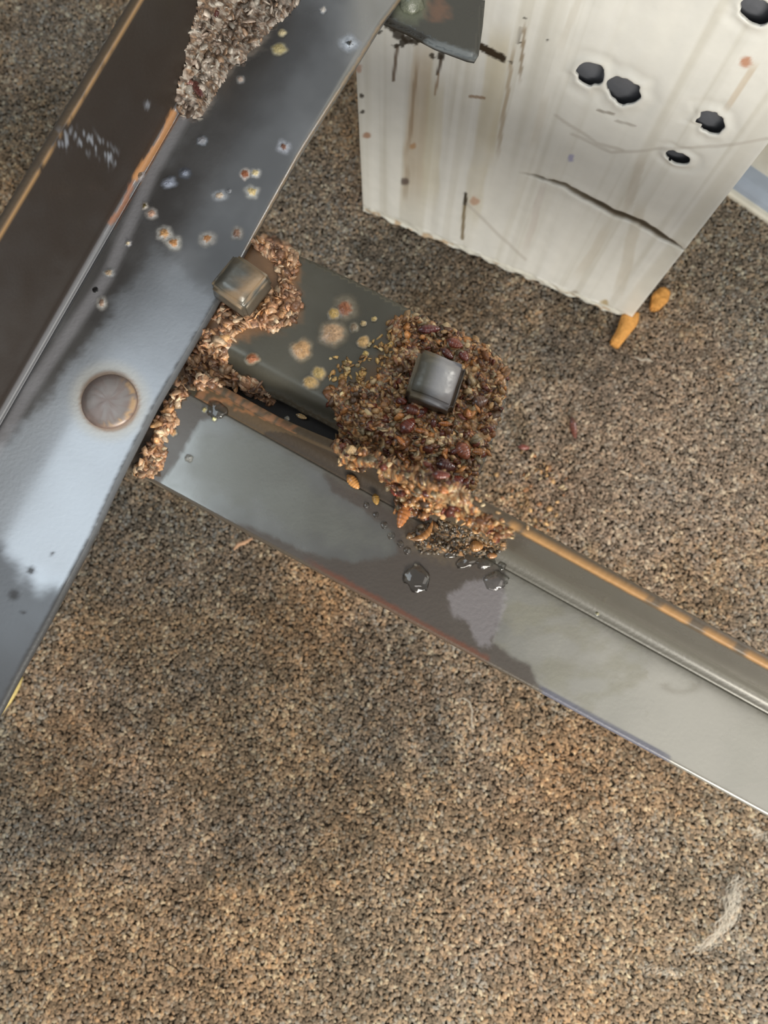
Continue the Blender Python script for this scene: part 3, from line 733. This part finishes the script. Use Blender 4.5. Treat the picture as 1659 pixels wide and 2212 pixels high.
# ------------------------------------------------------------------ residue spots (blisters with a pale halo) on rails and plate
def spot(px_, py_, z, r, core, halo, parent, seed, ch=.0007, cr=.45, el=1.0, rot=0, name='residue_spot', ha=.75):
    k = (H - z) / F; R = r * k; c_ = P(px_, py_, z); nr, ns = 12, 28; V = [(0, 0, ch)]; rad = [0]
    for a_ in range(1, nr + 1):
        for b_ in range(ns):
            t = 2 * math.pi * b_ / ns; q = a_ / nr
            wob_ = 1 + .28 * noise.noise(Vector((math.cos(t) * 1.3 + seed, math.sin(t) * 1.3, seed * .7)))
            x_, y_ = R * q * wob_ * math.cos(t) * el, R * q * wob_ * math.sin(t)
            hh = ch * math.exp(-(q / cr) ** 2 * 1.2) + ch * .30 * noise.noise(Vector((x_ * 2500, y_ * 2500, seed))) * math.exp(-(q / cr) ** 2)
            V.append((x_ * math.cos(rot) - y_ * math.sin(rot), x_ * math.sin(rot) + y_ * math.cos(rot), hh + .00006)); rad.append(q)
    Fc = [[0, 1 + b_, 1 + (b_ + 1) % ns] for b_ in range(ns)]
    for a_ in range(nr - 1):
        for b_ in range(ns):
            i0 = 1 + a_ * ns + b_; i1 = 1 + a_ * ns + (b_ + 1) % ns; Fc.append([i0, i0 + ns, i1 + ns, i1])
    V = np.array(V); rad = np.array(rad); cc_ = np.ones((len(V), 4))
    n_ = fbm(V[:, 0] * 2200 + seed * 9, V[:, 1] * 2200, seed, 3)
    t = ss(cr * .6, cr * 1.15, rad + .35 * (n_ - .5))[:, None]
    cc_[:, :3] = np.array(lin(core)) * (1 - t) * (.55 + .9 * n_)[:, None] + np.array(lin(halo)) * t
    cc_[:, 3] = 1 - ss(cr * 1.0, 1.0, rad) * (1) ; cc_[:, 3] *= np.where(rad > cr, ha, 1)
    V = V + np.array(c_)
    return meshobj(name, V, Fc, M_spot, parent, cc_)
R1 = [(529, 378, 20, (158, 98, 66), (196, 190, 186), .6, .8), (552, 374, 17, (214, 196, 150), (190, 190, 190), .5, 1), (545, 415, 24, (220, 196, 140), (200, 200, 196), .45, 1), (475, 423, 20, (206, 184, 160), (186, 190, 196), .4, 1.2),
      (313, 446, 14, (86, 76, 44), (176, 170, 164), .5, .8), (328, 462, 19, (188, 152, 132), (176, 172, 170), .5, 1), (355, 505, 26, (196, 150, 100), (198, 196, 192), .45, 1), (376, 526, 26, (196, 142, 92), (200, 198, 192), .42, 1),
      (447, 516, 27, (190, 134, 84), (206, 202, 196), .36, 1), (613, 318, 25, (128, 86, 66), (196, 200, 210), .30, 1), (755, 95, 32, (40, 38, 36), (206, 214, 226), .25, 1), (512, 505, 22, (150, 116, 96), (176, 172, 166), .5, 1),
      (277, 526, 11, (204, 190, 164), (180, 180, 184), .5, 1), (220, 655, 22, (160, 134, 116), (190, 188, 184), .42, .8), (235, 590, 15, (170, 150, 126), (170, 172, 174), .5, 1.4), (520, 172, 15, (176, 160, 150), (150, 150, 150), .5, 1),
      (603, 107, 20, (186, 172, 124), (150, 146, 130), .7, 1.3), (610, 72, 15, (190, 176, 140), (140, 136, 120), .7, 1), (698, 22, 15, (196, 190, 184), (150, 154, 160), .6, .8), (437, 305, 17, (150, 152, 160), (140, 146, 156), .6, 1),
      (400, 375, 18, (140, 148, 166), (110, 116, 128), .4, 1.2), (365, 395, 20, (150, 158, 176), (128, 134, 146), .6, 1.3), (300, 378, 20, (110, 94, 78), (190, 186, 190), .5, 1), (495, 413, 9, (96, 98, 104), (140, 144, 150), .6, 1)]
for k, (x_, y_, r_, co, ha_, cr, el) in enumerate(R1): spot(x_, y_, ZS, r_, co, ha_, rail, k + 1, .0006, cr, el)
lump('pinhole', 206, 626, ZS, 7, 7, .0002, 0, M_shell, rail, (20, 20, 22), 2, .2, 2)
for k, (x_, y_, r_, co, cr, el) in enumerate([(745, 668, 40, (160, 100, 66), .45, 1), (722, 678, 22, (206, 172, 104), .6, 1), (718, 722, 42, (204, 166, 128), .62, 1), (652, 757, 36, (208, 164, 116), .66, .9), (670, 827, 20, (206, 170, 112), .7, 1.3),
        (785, 740, 18, (212, 172, 112), .8, 1), (785, 700, 9, (206, 180, 130), .8, 1), (808, 690, 8, (206, 180, 120), .8, 1), (790, 765, 9, (210, 180, 110), .8, 1), (765, 708, 17, (150, 130, 106), .5, 1), (690, 808, 22, (206, 176, 112), .7, 1), (545, 775, 17, (160, 100, 66), .7, 1.3)]):
    spot(x_, y_, ZG, r_, co, (150, 140, 120), gusset, k + 41, .0010, cr, el)
for k, (x_, y_, r_, co) in enumerate([(375, 935, 14, (196, 156, 108)), (442, 885, 10, (170, 160, 110)), (463, 905, 9, (206, 204, 150)), (408, 990, 12, (150, 150, 146)), (1290, 1325, 9, (150, 144, 116)), (620, 905, 7, (120, 112, 98))]):
    spot(x_, y_, ZC, r_, co, (140, 140, 134), cross, k + 61, .0006, .6, 1)
# clear drops, elongated ones added for white glare off ridges
def drop(px_, py_, z, r, h, parent, el=1):
    return lump('droplet_or_glare', px_, py_, z, r * el, r, h * .4, .3, M_drop, parent, (255, 255, 255), int(px_), .35, 3)
drop(902, 1250, ZC, 28, .0022, cross); drop(1072, 1254, ZC, 22, .0018, cross, 1.2); drop(470, 884, ZC, 24, .0022, cross); drop(1050, 1215, ZC, 13, .0013, cross, 1.6); drop(1012, 1212, ZC, 14, .0014, cross, 1.8); drop(975, 1195, ZC, 10, .0012, cross, 1.5)
drop(830, 1135, ZC, 8, .0009, cross); drop(845, 1158, ZC, 8, .0009, cross); drop(880, 1190, ZC, 8, .0009, cross); drop(792, 1092, ZC, 7, .0009, cross); drop(812, 1112, ZC, 6, .0008, cross)
drop(1085, 1222, ZC, 9, .0011, cross); drop(865, 1175, ZC, 7, .001, cross)

# ------------------------------------------------------------------ debris crusts
bpy.context.view_layer.update()
deps = bpy.context.evaluated_depsgraph_get()
from mathutils.bvhtree import BVHTree
bvh = {}
surf = [o for o in (sideL, sideS, crossL, crossS) ] + [o for o in gusset.children if o.name.startswith(('plate', 'gap_shade'))] + [o for o in ub.children if o.name.startswith('plate')]
verts_all = []; polys_all = []
for o in surf:
    off = len(verts_all); verts_all += [tuple(v_.co) for v_ in o.data.vertices]; polys_all += [[q + off for q in p_.vertices] for p_ in o.data.polygons]
tree = BVHTree.FromPolygons(verts_all, polys_all)
O_ = Vector((0, 0, H))
def hit(x_, y_):
    d = ray(x_, y_).normalized(); h_ = tree.ray_cast(O_, d, 1.0)
    if h_[0] is None: return P(x_, y_, .0005), Vector((0, 0, 1))
    n_ = h_[1]; n_ = n_ if n_.dot(d) < 0 else -n_
    return h_[0], n_
bmi = bmesh.new(); bmesh.ops.create_icosphere(bmi, subdivisions=1, radius=1)
ICO = np.array([tuple(v_.co) for v_ in bmi.verts]); ICOF = np.array([[v_.index for v_ in f.verts] for f in bmi.faces]); bmi.free()
bmi = bmesh.new(); bmesh.ops.create_icosphere(bmi, subdivisions=2, radius=1)
ICO2 = np.array([tuple(v_.co) for v_ in bmi.verts]); ICOF2 = np.array([[v_.index for v_ in f.verts] for f in bmi.faces]); bmi.free()
def rotm(rx, ry, rz):
    return np.array((Matrix.Rotation(rz, 3, 'Z') @ Matrix.Rotation(ry, 3, 'Y') @ Matrix.Rotation(rx, 3, 'X')))
def crust(name, polys, n, size, pal, wts, label, cat, thick=.0015, seed=1, edge=14, crumb=.35, bed=True):
    """scatter n crumpled flakes over outlined patches, resting on whatever metal lies there"""
    rg = np.random.default_rng(seed); Vs = []; Fs = []; Cs = []; off = 0; pal = np.array([lin(c_) for c_ in pal]); wts = np.array(wts) / sum(wts)
    areas = []
    for pl in polys:
        a_ = np.array(pl); areas.append(abs(np.dot(a_[:, 0], np.roll(a_[:, 1], 1)) - np.dot(a_[:, 1], np.roll(a_[:, 0], 1))) / 2)
    tot = sum(areas)
    for pl, ar in zip(polys, areas):
        a_ = np.array(pl); mn, mx = a_.min(0) - edge, a_.max(0) + edge; cnt = 0; want = int(n * ar / tot)
        while cnt < want:
            x_ = rg.uniform(mn[0], mx[0]); y_ = rg.uniform(mn[1], mx[1])
            sdv = float(sdpoly(np.array([x_]), np.array([y_]), pl)[0])
            if sdv < edge * (float(fbm(x_ / 22, y_ / 22, seed + 5)) - .5) * 2.2 - 1: continue
            cnt += 1
            h_, nn = hit(x_, y_); dep = H - h_.z; k = dep / F
            s_ = rg.uniform(size[0], size[1]) * k * (1.0 if rg.random() > .1 else 1.45)
            ax = np.array([s_ * rg.uniform(.8, 1.4), s_ * rg.uniform(.55, 1.0), s_ * rg.uniform(.15, .42)])
            v_ = ICO.copy(); v_ = v_ * (1 + rg.uniform(-.3, .25, (len(v_), 1)))
            if rg.random() > crumb:                                   # curled hollow flake
                v_[:, 2] = np.where(v_[:, 2] > 0, v_[:, 2] * .35, v_[:, 2]) - .55 * (v_[:, 0] ** 2) * rg.uniform(.5, 3) + .3
            v_ = v_ * ax
            v_ = v_ @ rotm(rg.normal(0, .6), rg.normal(0, .6), rg.uniform(0, 6.28)).T
            lift = thick * rg.random() ** 1.5 * min(1, max(.15, (sdv + 4) / 18))
            v_ = v_ + np.array(h_) + np.array(nn) * (lift + ax[2] * .3)
            hue = float(fbm(x_ / 30, y_ / 30, seed + 60, 2)); cidx = rg.choice(len(pal), p=wts)
            c_ = pal[cidx] * rg.uniform(.6, 1.3) * (.75 + .45 * hue)
            cc_ = np.ones((len(v_), 4)); cc_[:, :3] = np.clip(c_ * (1 + rg.uniform(-.42, .42, (len(v_), 1))), 0, 1)
            Vs.append(v_); Cs.append(cc_); Fs.append(ICOF + off); off += len(v_)
    for pl in (polys if bed else []):
        a_ = np.array(pl); mn, mx = a_.min(0) - edge, a_.max(0) + edge; st = 3.2
        gx_, gy_ = np.meshgrid(np.arange(mn[0], mx[0], st), np.arange(mn[1], mx[1], st)); sh = gx_.shape
        sd_ = sdpoly(gx_.ravel(), gy_.ravel(), pl) - edge * (fbm(gx_.ravel() / 22, gy_.ravel() / 22, seed + 5) - .5) * 2.2
        ok = sd_ > -3; idx = np.full(len(ok), -1); vv_ = []; cc_ = []
        lum = fbm(gx_.ravel() / 13, gy_.ravel() / 13, seed + 33, 4); tone = fbm(gx_.ravel() / 9, gy_.ravel() / 9, seed + 44, 3)
        for j in np.where(ok)[0]:
            h_, nn = hit(gx_.ravel()[j], gy_.ravel()[j]); up_ = thick * (.15 + 1.3 * max(0, lum[j] - .3)) * min(1, max(0, (sd_[j] + 3) / 14))
            idx[j] = len(vv_); vv_.append(np.array(h_) + np.array(nn) * up_ - (np.array(nn) * .0002 if sd_[j] < 0 else 0))
            b_ = pal[int(np.clip((tone[j] - .25) * 2 * len(pal), 0, len(pal) - 1))] * (.45 + 1.05 * lum[j]); cc_.append([*np.clip(b_, 0, 1), 1])
        vv_ = np.array(vv_); cc_ = np.array(cc_); I = idx.reshape(sh)
        q_ = np.stack([I[:-1, :-1], I[1:, :-1], I[1:, 1:], I[:-1, 1:]], -1).reshape(-1, 4); q_ = q_[(q_ >= 0).all(1)]
        zz = vv_[q_][:, :, 2]; q_ = q_[(zz.max(1) - zz.min(1)) < .004]
        Vs.append(vv_); Cs.append(cc_); Fs.append(np.vstack([q_[:, [0, 1, 2]], q_[:, [0, 2, 3]]]) + off); off += len(vv_)
    o = meshobj(name, np.vstack(Vs), np.vstack(Fs), M_debris, None, np.vstack(Cs)); o['kind'] = 'stuff'; tag(o, label, cat); return o
pile1 = [(545, 520), (575, 510), (620, 522), (650, 560), (640, 590), (630, 610), (650, 640), (645, 690), (600, 712), (560, 705), (500, 715), (455, 690), (480, 660), (530, 690), (600, 620), (600, 570), (560, 545)]
pile1b = [(440, 715), (500, 705), (500, 745), (480, 775), (520, 810), (560, 825), (600, 868), (575, 870), (520, 838), (450, 832), (410, 842), (375, 880), (385, 905), (355, 960), (350, 1010), (330, 1030), (290, 1025), (310, 985), (370, 860), (410, 780)]
crust('insect_debris', [pile1, pile1b], 620, (7, 15), [(206, 164, 126), (190, 142, 106), (222, 192, 158), (150, 108, 80), (120, 88, 66), (212, 160, 112)], [3, 3, 2, 2, 1, 1.5],
      'tan flaky insect debris heaped along the side rail edge and around the square nut', 'debris', .0016, 5, 8)
pile2 = [(845, 690), (890, 680), (930, 695), (975, 715), (1040, 748), (1085, 775), (1097, 810), (1092, 860), (1070, 930), (1045, 990), (1018, 1060), (1020, 1090), (1100, 1140), (1108, 1165), (1040, 1150), (960, 1100), (900, 1120), (860, 1110), (850, 1060), (810, 1010), (760, 1010), (715, 975), (735, 925), (715, 870), (700, 850), (730, 830), (790, 830), (830, 800), (850, 740)]
crust('insect_debris', [pile2], 1700, (5.5, 13), [(200, 158, 108), (168, 122, 80), (218, 188, 142), (132, 88, 56), (98, 72, 50), (208, 142, 82), (110, 54, 36), (148, 130, 100)], [3, 3, 1.6, 2.4, 2, 1.4, 1.8, 1.6],
      'thick amber and brown crust of shed insect skins around the bare bolt head', 'debris', .0024, 9, 9)
crust('insect_debris', [[(690, 790), (720, 770), (760, 780), (770, 800), (740, 830), (700, 810)], [(790, 735), (830, 725), (850, 770), (830, 800), (780, 830), (770, 790)], [(735, 820), (790, 800), (800, 840), (740, 850)], [(830, 700), (850, 690), (855, 750), (835, 750)]], 110, (5, 9), [(206, 168, 104), (186, 142, 84), (160, 120, 74), (214, 190, 140)], [3, 3, 1, 1],
      'small scattered yellow flakes on the bare middle of the corner plate', 'debris', .0006, 14, 4, bed=False)
crust('insect_debris', [[(880, 1150), (960, 1120), (1060, 1165), (1100, 1170), (1080, 1195), (1040, 1205), (960, 1195), (900, 1190)]], 240, (4, 9), [(110, 96, 76), (140, 112, 80), (86, 76, 64), (176, 132, 86)], [3, 2, 3, 1],
      'wet dark grime with tan flakes on the cross rail beside the thick crust', 'debris', .0007, 15, 8)
pile3 = [(415, -40), (660, -40), (640, 20), (600, 45), (560, 100), (505, 145), (475, 180), (455, 225), (430, 255), (395, 250), (378, 215), (388, 165), (400, 120), (410, 70), (430, 30)]
crust('insect_debris', [pile3], 330, (5, 13), [(182, 170, 158), (164, 146, 132), (196, 188, 176), (120, 102, 88), (158, 130, 106), (96, 80, 68)], [3, 2.4, 2, 2, 1.6, 1],
      'greyish whitish clotted insect debris in the fold at the top of the side rail', 'debris', .0018, 21, 10, .5)
# scattered crumbs lying on the carpet to the right of the plate
crust('insect_debris', [[(1020, 1080), (1140, 960), (1230, 1040), (1200, 1150), (1120, 1150)]], 60, (4, 7), [(206, 164, 112), (186, 130, 84), (214, 190, 150)], [3, 2, 2],
      'loose orange crumbs on the carpet right of the corner plate', 'debris', .0004, 27, 4, bed=False)

# ------------------------------------------------------------------ single insect shells
def shell(px_, py_, ln, wd, rot, col, label, group=None, seed=1, lift=.0012, bend=0.0, name='insect_shell', tilt=.2, cat='insect shell', floorz=None):
    h_, nn = hit(px_, py_) if floorz is None else (P(px_, py_, floorz), Vector((0, 0, 1))); k = (H - h_.z) / F
    ns, nr = 20, 14; V = []; cc_ = []; c0_ = np.array(lin(col)); rg = random.Random(seed)
    for a_ in range(ns + 1):
        t = a_ / ns; prof_ = max(.02, math.sin(math.pi * (t * .93 + .035))) ** .62 * (1 - .22 * t)
        seg = 1 + .07 * math.sin(t * 2 * math.pi * 7) if t > .25 else (1.0 if t > .12 else .72)
        for b_ in range(nr):
            u_ = 2 * math.pi * b_ / nr; y_ = wd * .5 * prof_ * seg * math.cos(u_); z_ = wd * .34 * prof_ * seg * math.sin(u_)
            x_ = (t - .5) * ln; y_ += bend * (x_ * x_) / ln; z_ = max(z_, -wd * .12)
            V.append((x_ * k, y_ * k, z_ * k)); m_ = (.75 + .5 * (seg - .93) / .14) if t > .25 else .6
            cc_.append([*(np.clip(c0_ * m_ * rg.uniform(.9, 1.1), 0, 1)), 1])
    Fc = [[a_ * nr + b_, a_ * nr + (b_ + 1) % nr, (a_ + 1) * nr + (b_ + 1) % nr, (a_ + 1) * nr + b_] for a_ in range(ns) for b_ in range(nr)]
    Fc.append(list(range(nr))[::-1]); Fc.append([ns * nr + b_ for b_ in range(nr)])
    V = np.array(V) @ rotm(rg.uniform(-tilt, tilt), rg.uniform(-tilt, tilt), -rot).T
    o = meshobj(name, V, Fc, M_shell, None, np.array(cc_)); o.location = h_ + Vector((0, 0, lift)) + nn * .0003
    return tag(o, label, cat, group)
D = math.radians
RED = (96, 40, 28); RED2 = (120, 56, 38); AMB = (196, 122, 66); PALE = (216, 180, 130)
shell(428, 198, 52, 24, D(58), (88, 48, 44), 'large dark maroon insect shell set in the whitish crust in the side rail fold', None, 1, .0012)
shell(405, 180, 34, 18, D(20), (120, 76, 66), 'brown insect shell just left of the large maroon one in the side rail fold', None, 2, .0010)
shell(466, 32, 34, 24, D(80), (82, 44, 38), 'dark red insect shell at the top left edge of the whitish crust', None, 3, .0018)
shell(926, 718, 52, 24, D(-8), (104, 44, 40), 'long dark red insect shell above the bare bolt head, leftmost of the upper row', None, 4, .002)
shell(980, 748, 40, 26, D(25), (132, 66, 48), 'reddish insect shell up and right of the bare bolt head, with orange highlight', None, 5, .002)
shell(965, 770, 34, 22, D(40), RED, 'dark insect shell touching the top right side of the bare bolt head', None, 6, .002)
shell(1000, 775, 30, 24, D(60), (116, 52, 40), 'rightmost red insect shell of the row above the bolt head', None, 7, .0022)
shell(890, 890, 40, 28, D(15), (118, 62, 44), 'brown-red insect shell directly below the bare bolt head', None, 8, .002)
shell(880, 925, 44, 34, D(-50), RED2, 'dark red insect shell in the centre of the crust below the bolt head', None, 9, .0022)
shell(1035, 872, 40, 34, D(-20), (110, 74, 54), 'brown insect shell right of the bolt head near the plate rim', None, 10, .0018)
shell(998, 978, 44, 36, D(60), (150, 84, 58), 'rounded copper insect shell low on the right half of the crust', None, 11, .0022)
shell(962, 1010, 44, 30, D(12), (84, 38, 30), 'glossy dark insect shell with an orange glint low in the crust', None, 12, .0026)
shell(925, 1015, 36, 30, D(70), RED2, 'red insect shell left of the glossy dark one low in the crust', 'low crust shells', 13, .0022)
shell(950, 1032, 40, 22, D(5), (110, 50, 34), 'red insect shell just below the glossy dark one', None, 14, .0024)
shell(985, 1045, 40, 36, D(-30), (126, 58, 42), 'broad red insect shell near the lowest right corner of the plate', None, 15, .0024)
shell(930, 1066, 48, 24, D(0), (104, 48, 38), 'long dark insect shell lying level above the cross rail rim', None, 16, .0024)
shell(862, 1060, 40, 34, D(10), (140, 62, 38), 'bright rust red insect shell at the lower left of the crust', None, 17, .0022)
shell(872, 1112, 66, 30, D(110), (196, 128, 76), 'orange pointed insect shell hanging from the crust onto the cross rail', None, 18, .0014)
shell(763, 1042, 40, 24, D(50), (212, 150, 84), 'amber insect shell alone on the grey cross rail left of the crust', None, 19, .0008)
shell(762, 978, 28, 24, D(30), PALE, 'pale round insect shell at the left rim of the crust', None, 20, .002)
shell(812, 1080, 26, 18, D(80), (176, 136, 70), 'small olive insect shell on the cross rail between two orange ones', None, 21, .001)
shell(918, 1158, 66, 17, D(-38), (178, 128, 78), 'curved tan insect shell lying on the cross rail below the crust', None, 22, .0012, .9)
shell(1028, 1180, 30, 28, D(0), (186, 136, 84), 'ring-like tan insect shell on the cross rail near its standing flange', None, 23, .001)
shell(1062, 1200, 22, 16, D(0), (184, 132, 86), 'smallest tan insect shell right of the ring-like one', None, 24, .0008)
shell(508, 662, 34, 22, D(15), (112, 42, 26), 'deep red insect shell tucked under the square nut', None, 25, .0012)
shell(652, 902, 26, 12, D(20), (222, 184, 130), 'pale insect shell in the dark groove between plate and cross rail', None, 26, .001)
shell(1237, 926, 50, 17, D(80), (110, 62, 48), 'thin dark red insect shell alone on the carpet right of the plate', None, 27, .0016, floorz=.001)
shell(1130, 968, 26, 14, D(10), (130, 66, 54), 'small red insect shell on the carpet beside the plate rim', None, 28, .0016, floorz=.001)
rs = random.Random(4)
for k in range(20):
    x_ = rs.uniform(850, 1050); y_ = rs.uniform(860, 1070)
    if x_ > 1085 - (y_ - 860) * .3: x_ -= 70
    shell(x_, y_, rs.uniform(18, 30), rs.uniform(13, 20), rs.uniform(0, 6.28), rs.choice([RED, RED2, AMB, (170, 110, 60), (142, 84, 52)]),
          'small amber or red insect shell mixed into the crust around the bolt head', 'small shells in the bolt head crust', 60 + k, .0022, tilt=.6)

# ------------------------------------------------------------------ small things on the carpet
def chip(name, poly, z, th, mat, label, cat, seed):
    bm = bmesh.new(); pts = []
    for q in range(len(poly)):
        a_, b_ = poly[q], poly[(q + 1) % len(poly)]
        for t in (0, .33, .66): pts.append((a_[0] + (b_[0] - a_[0]) * t + 2 * noise.noise(Vector((q, t * 3, seed))), a_[1] + (b_[1] - a_[1]) * t + 2 * noise.noise(Vector((q, t * 3, seed + 9)))))
    c_ = P(sum(p_[0] for p_ in poly) / len(poly), sum(p_[1] for p_ in poly) / len(poly), z)
    f = bm.faces.new([bm.verts.new(P(x_, y_, z) - c_) for x_, y_ in pts])
    ext = bmesh.ops.extrude_face_region(bm, geom=[f])
    for g_ in ext['geom']:
        if isinstance(g_, bmesh.types.BMVert): g_.co.z -= th
    bmesh.ops.recalc_face_normals(bm, faces=bm.faces[:]); bmesh.ops.bevel(bm, geom=bm.edges[:], offset=th * .15, segments=2, affect='EDGES')
    bmesh.ops.triangulate(bm, faces=bm.faces[:]); bmesh.ops.subdivide_edges(bm, edges=bm.edges[:], cuts=1)
    for v_ in bm.verts: v_.co.z += .0009 * noise.noise(v_.co * 350 + Vector((seed, 0, 0)))
    o = bmobj(name, bm, mat, None); o.location = c_; return tag(o, label, cat)
chip('foam_chip', [(1347, 674), (1384, 673), (1378, 700), (1352, 732), (1338, 750), (1320, 736), (1336, 708)], .0055, .005, M_foam, 'larger orange foam chip at the foot of the white board', 'foam chip', 3)
chip('foam_chip', [(1412, 632), (1432, 616), (1450, 626), (1446, 648), (1424, 668), (1408, 664)], .0055, .005, M_foam, 'smaller yellow-orange foam chip on the carpet right of the white board', 'foam chip', 8)
def strand(name, pts, r, mat, label, cat, flat=1.0):
    """tapering closed tube through 3D points"""
    pts = [Vector(p_) for p_ in pts]; n = len(pts); o0 = pts[n // 2].copy(); V = []; m_ = 8
    for a_ in range(n):
        t = (pts[min(a_ + 1, n - 1)] - pts[max(a_ - 1, 0)]).normalized(); sx = t.cross(Vector((0, 0, 1))).normalized(); up = sx.cross(t)
        rr = r * (.25 + .75 * math.sin(math.pi * (a_ + .3) / (n - .4)))
        for b_ in range(m_):
            u_ = 2 * math.pi * b_ / m_; V.append(tuple(pts[a_] - o0 + sx * rr * math.cos(u_) + up * rr * flat * math.sin(u_)))
    Fc = [[a_ * m_ + b_, a_ * m_ + (b_ + 1) % m_, (a_ + 1) * m_ + (b_ + 1) % m_, (a_ + 1) * m_ + b_] for a_ in range(n - 1) for b_ in range(m_)]
    Fc.append(list(range(m_))[::-1]); Fc.append([(n - 1) * m_ + b_ for b_ in range(m_)])
    o = meshobj(name, np.array(V), Fc, mat); o.location = o0; return tag(o, label, cat)
strand('straw_sliver', [P(x_, y_, .003 + q) for x_, y_, q in [(48, 1462, 0), (40, 1480, .001), (30, 1497, .0015), (18, 1515, .0015), (8, 1528, .001), (-6, 1548, .0005), (-20, 1570, 0)]], .0016, M_straw, 'yellow straw sliver sticking out under the lower end of the side rail', 'sliver', .5)
strand('lint_strand', [P(x_, y_, .0022) for x_, y_ in [(985, 1512), (1000, 1508), (1014, 1516), (1020, 1535), (1019, 1560), (1021, 1585)]], .0005, M_lint, 'thin whitish hooked fibre on the carpet below the cross rail', 'fibre')
strand('lint_strand', [P(x_, y_, .003) for x_, y_ in [(505, 1188), (515, 1176), (528, 1172), (545, 1163)]], .0012, plain('tan_fluff', (190, 150, 118), .9), 'short tan fluff on the carpet under the left end of the cross rail', 'fibre')
strand('lint_strand', [P(x_, y_, .003) for x_, y_ in [(1370, 770), (1385, 778), (1400, 776), (1410, 782)]], .0008, M_lint, 'tiny cream fibre on the carpet below the foam chips', 'fibre')
def lint(name, path, n, spread, label, seed):
    """a loose wisp: many hair-thin ribbons"""
    rg = np.random.default_rng(seed); Vs = []; Fs = []; off = 0; path = np.array(path, float)
    L_ = np.linspace(0, 1, len(path))
    for q in range(n):
        t0 = rg.uniform(0, .85); ln = rg.uniform(.08, .3); m_ = 9; ts = np.linspace(t0, min(1, t0 + ln), m_)
        cx = np.interp(ts, L_, path[:, 0]); cy = np.interp(ts, L_, path[:, 1]); ph = rg.uniform(0, 6.28)
        cx = cx + rg.normal(0, spread) + spread * .7 * np.sin(ts * rg.uniform(10, 40) + ph); cy = cy + rg.normal(0, spread * .7) + spread * .7 * np.cos(ts * rg.uniform(10, 40) + ph)
        z_ = .0022 + rg.uniform(0, .0022) + .0006 * np.sin(ts * 30 + ph); wd = rg.uniform(1.2, 2.8)
        for a_ in range(m_):
            p1 = P(cx[a_] - wd * .5, cy[a_] - wd * .3, z_[a_]); p2 = P(cx[a_] + wd * .5, cy[a_] + wd * .3, z_[a_]); Vs += [tuple(p1), tuple(p2)]
        Fs += [[off + 2 * a_, off + 2 * a_ + 1, off + 2 * a_ + 3, off + 2 * a_ + 2] for a_ in range(m_ - 1)]; off += 2 * m_
    o = meshobj(name, np.array(Vs), np.array(Fs), M_lint); o['kind'] = 'stuff'; return tag(o, label, 'lint')
lint('lint_wisp', [(1600, 1890), (1585, 1930), (1578, 1970), (1560, 2010), (1530, 2040), (1500, 2055)], 130, 9, 'larger pale grey lint wisp on the carpet near the lower right corner', 5)
lint('lint_wisp', [(1620, 1785), (1640, 1800), (1670, 1825)], 50, 7, 'small pale lint wisp at the right edge of the carpet below the cross rail', 6)
lint('lint_wisp', [(1380, 2080), (1420, 2100), (1470, 2110)], 40, 9, 'faint lint wisp on the carpet left of the larger wisp', 7)
lint('lint_wisp', [(1585, 2010), (1600, 2050), (1640, 2070)], 26, 5, 'curled lint wisp trailing right below the larger wisp', 8)
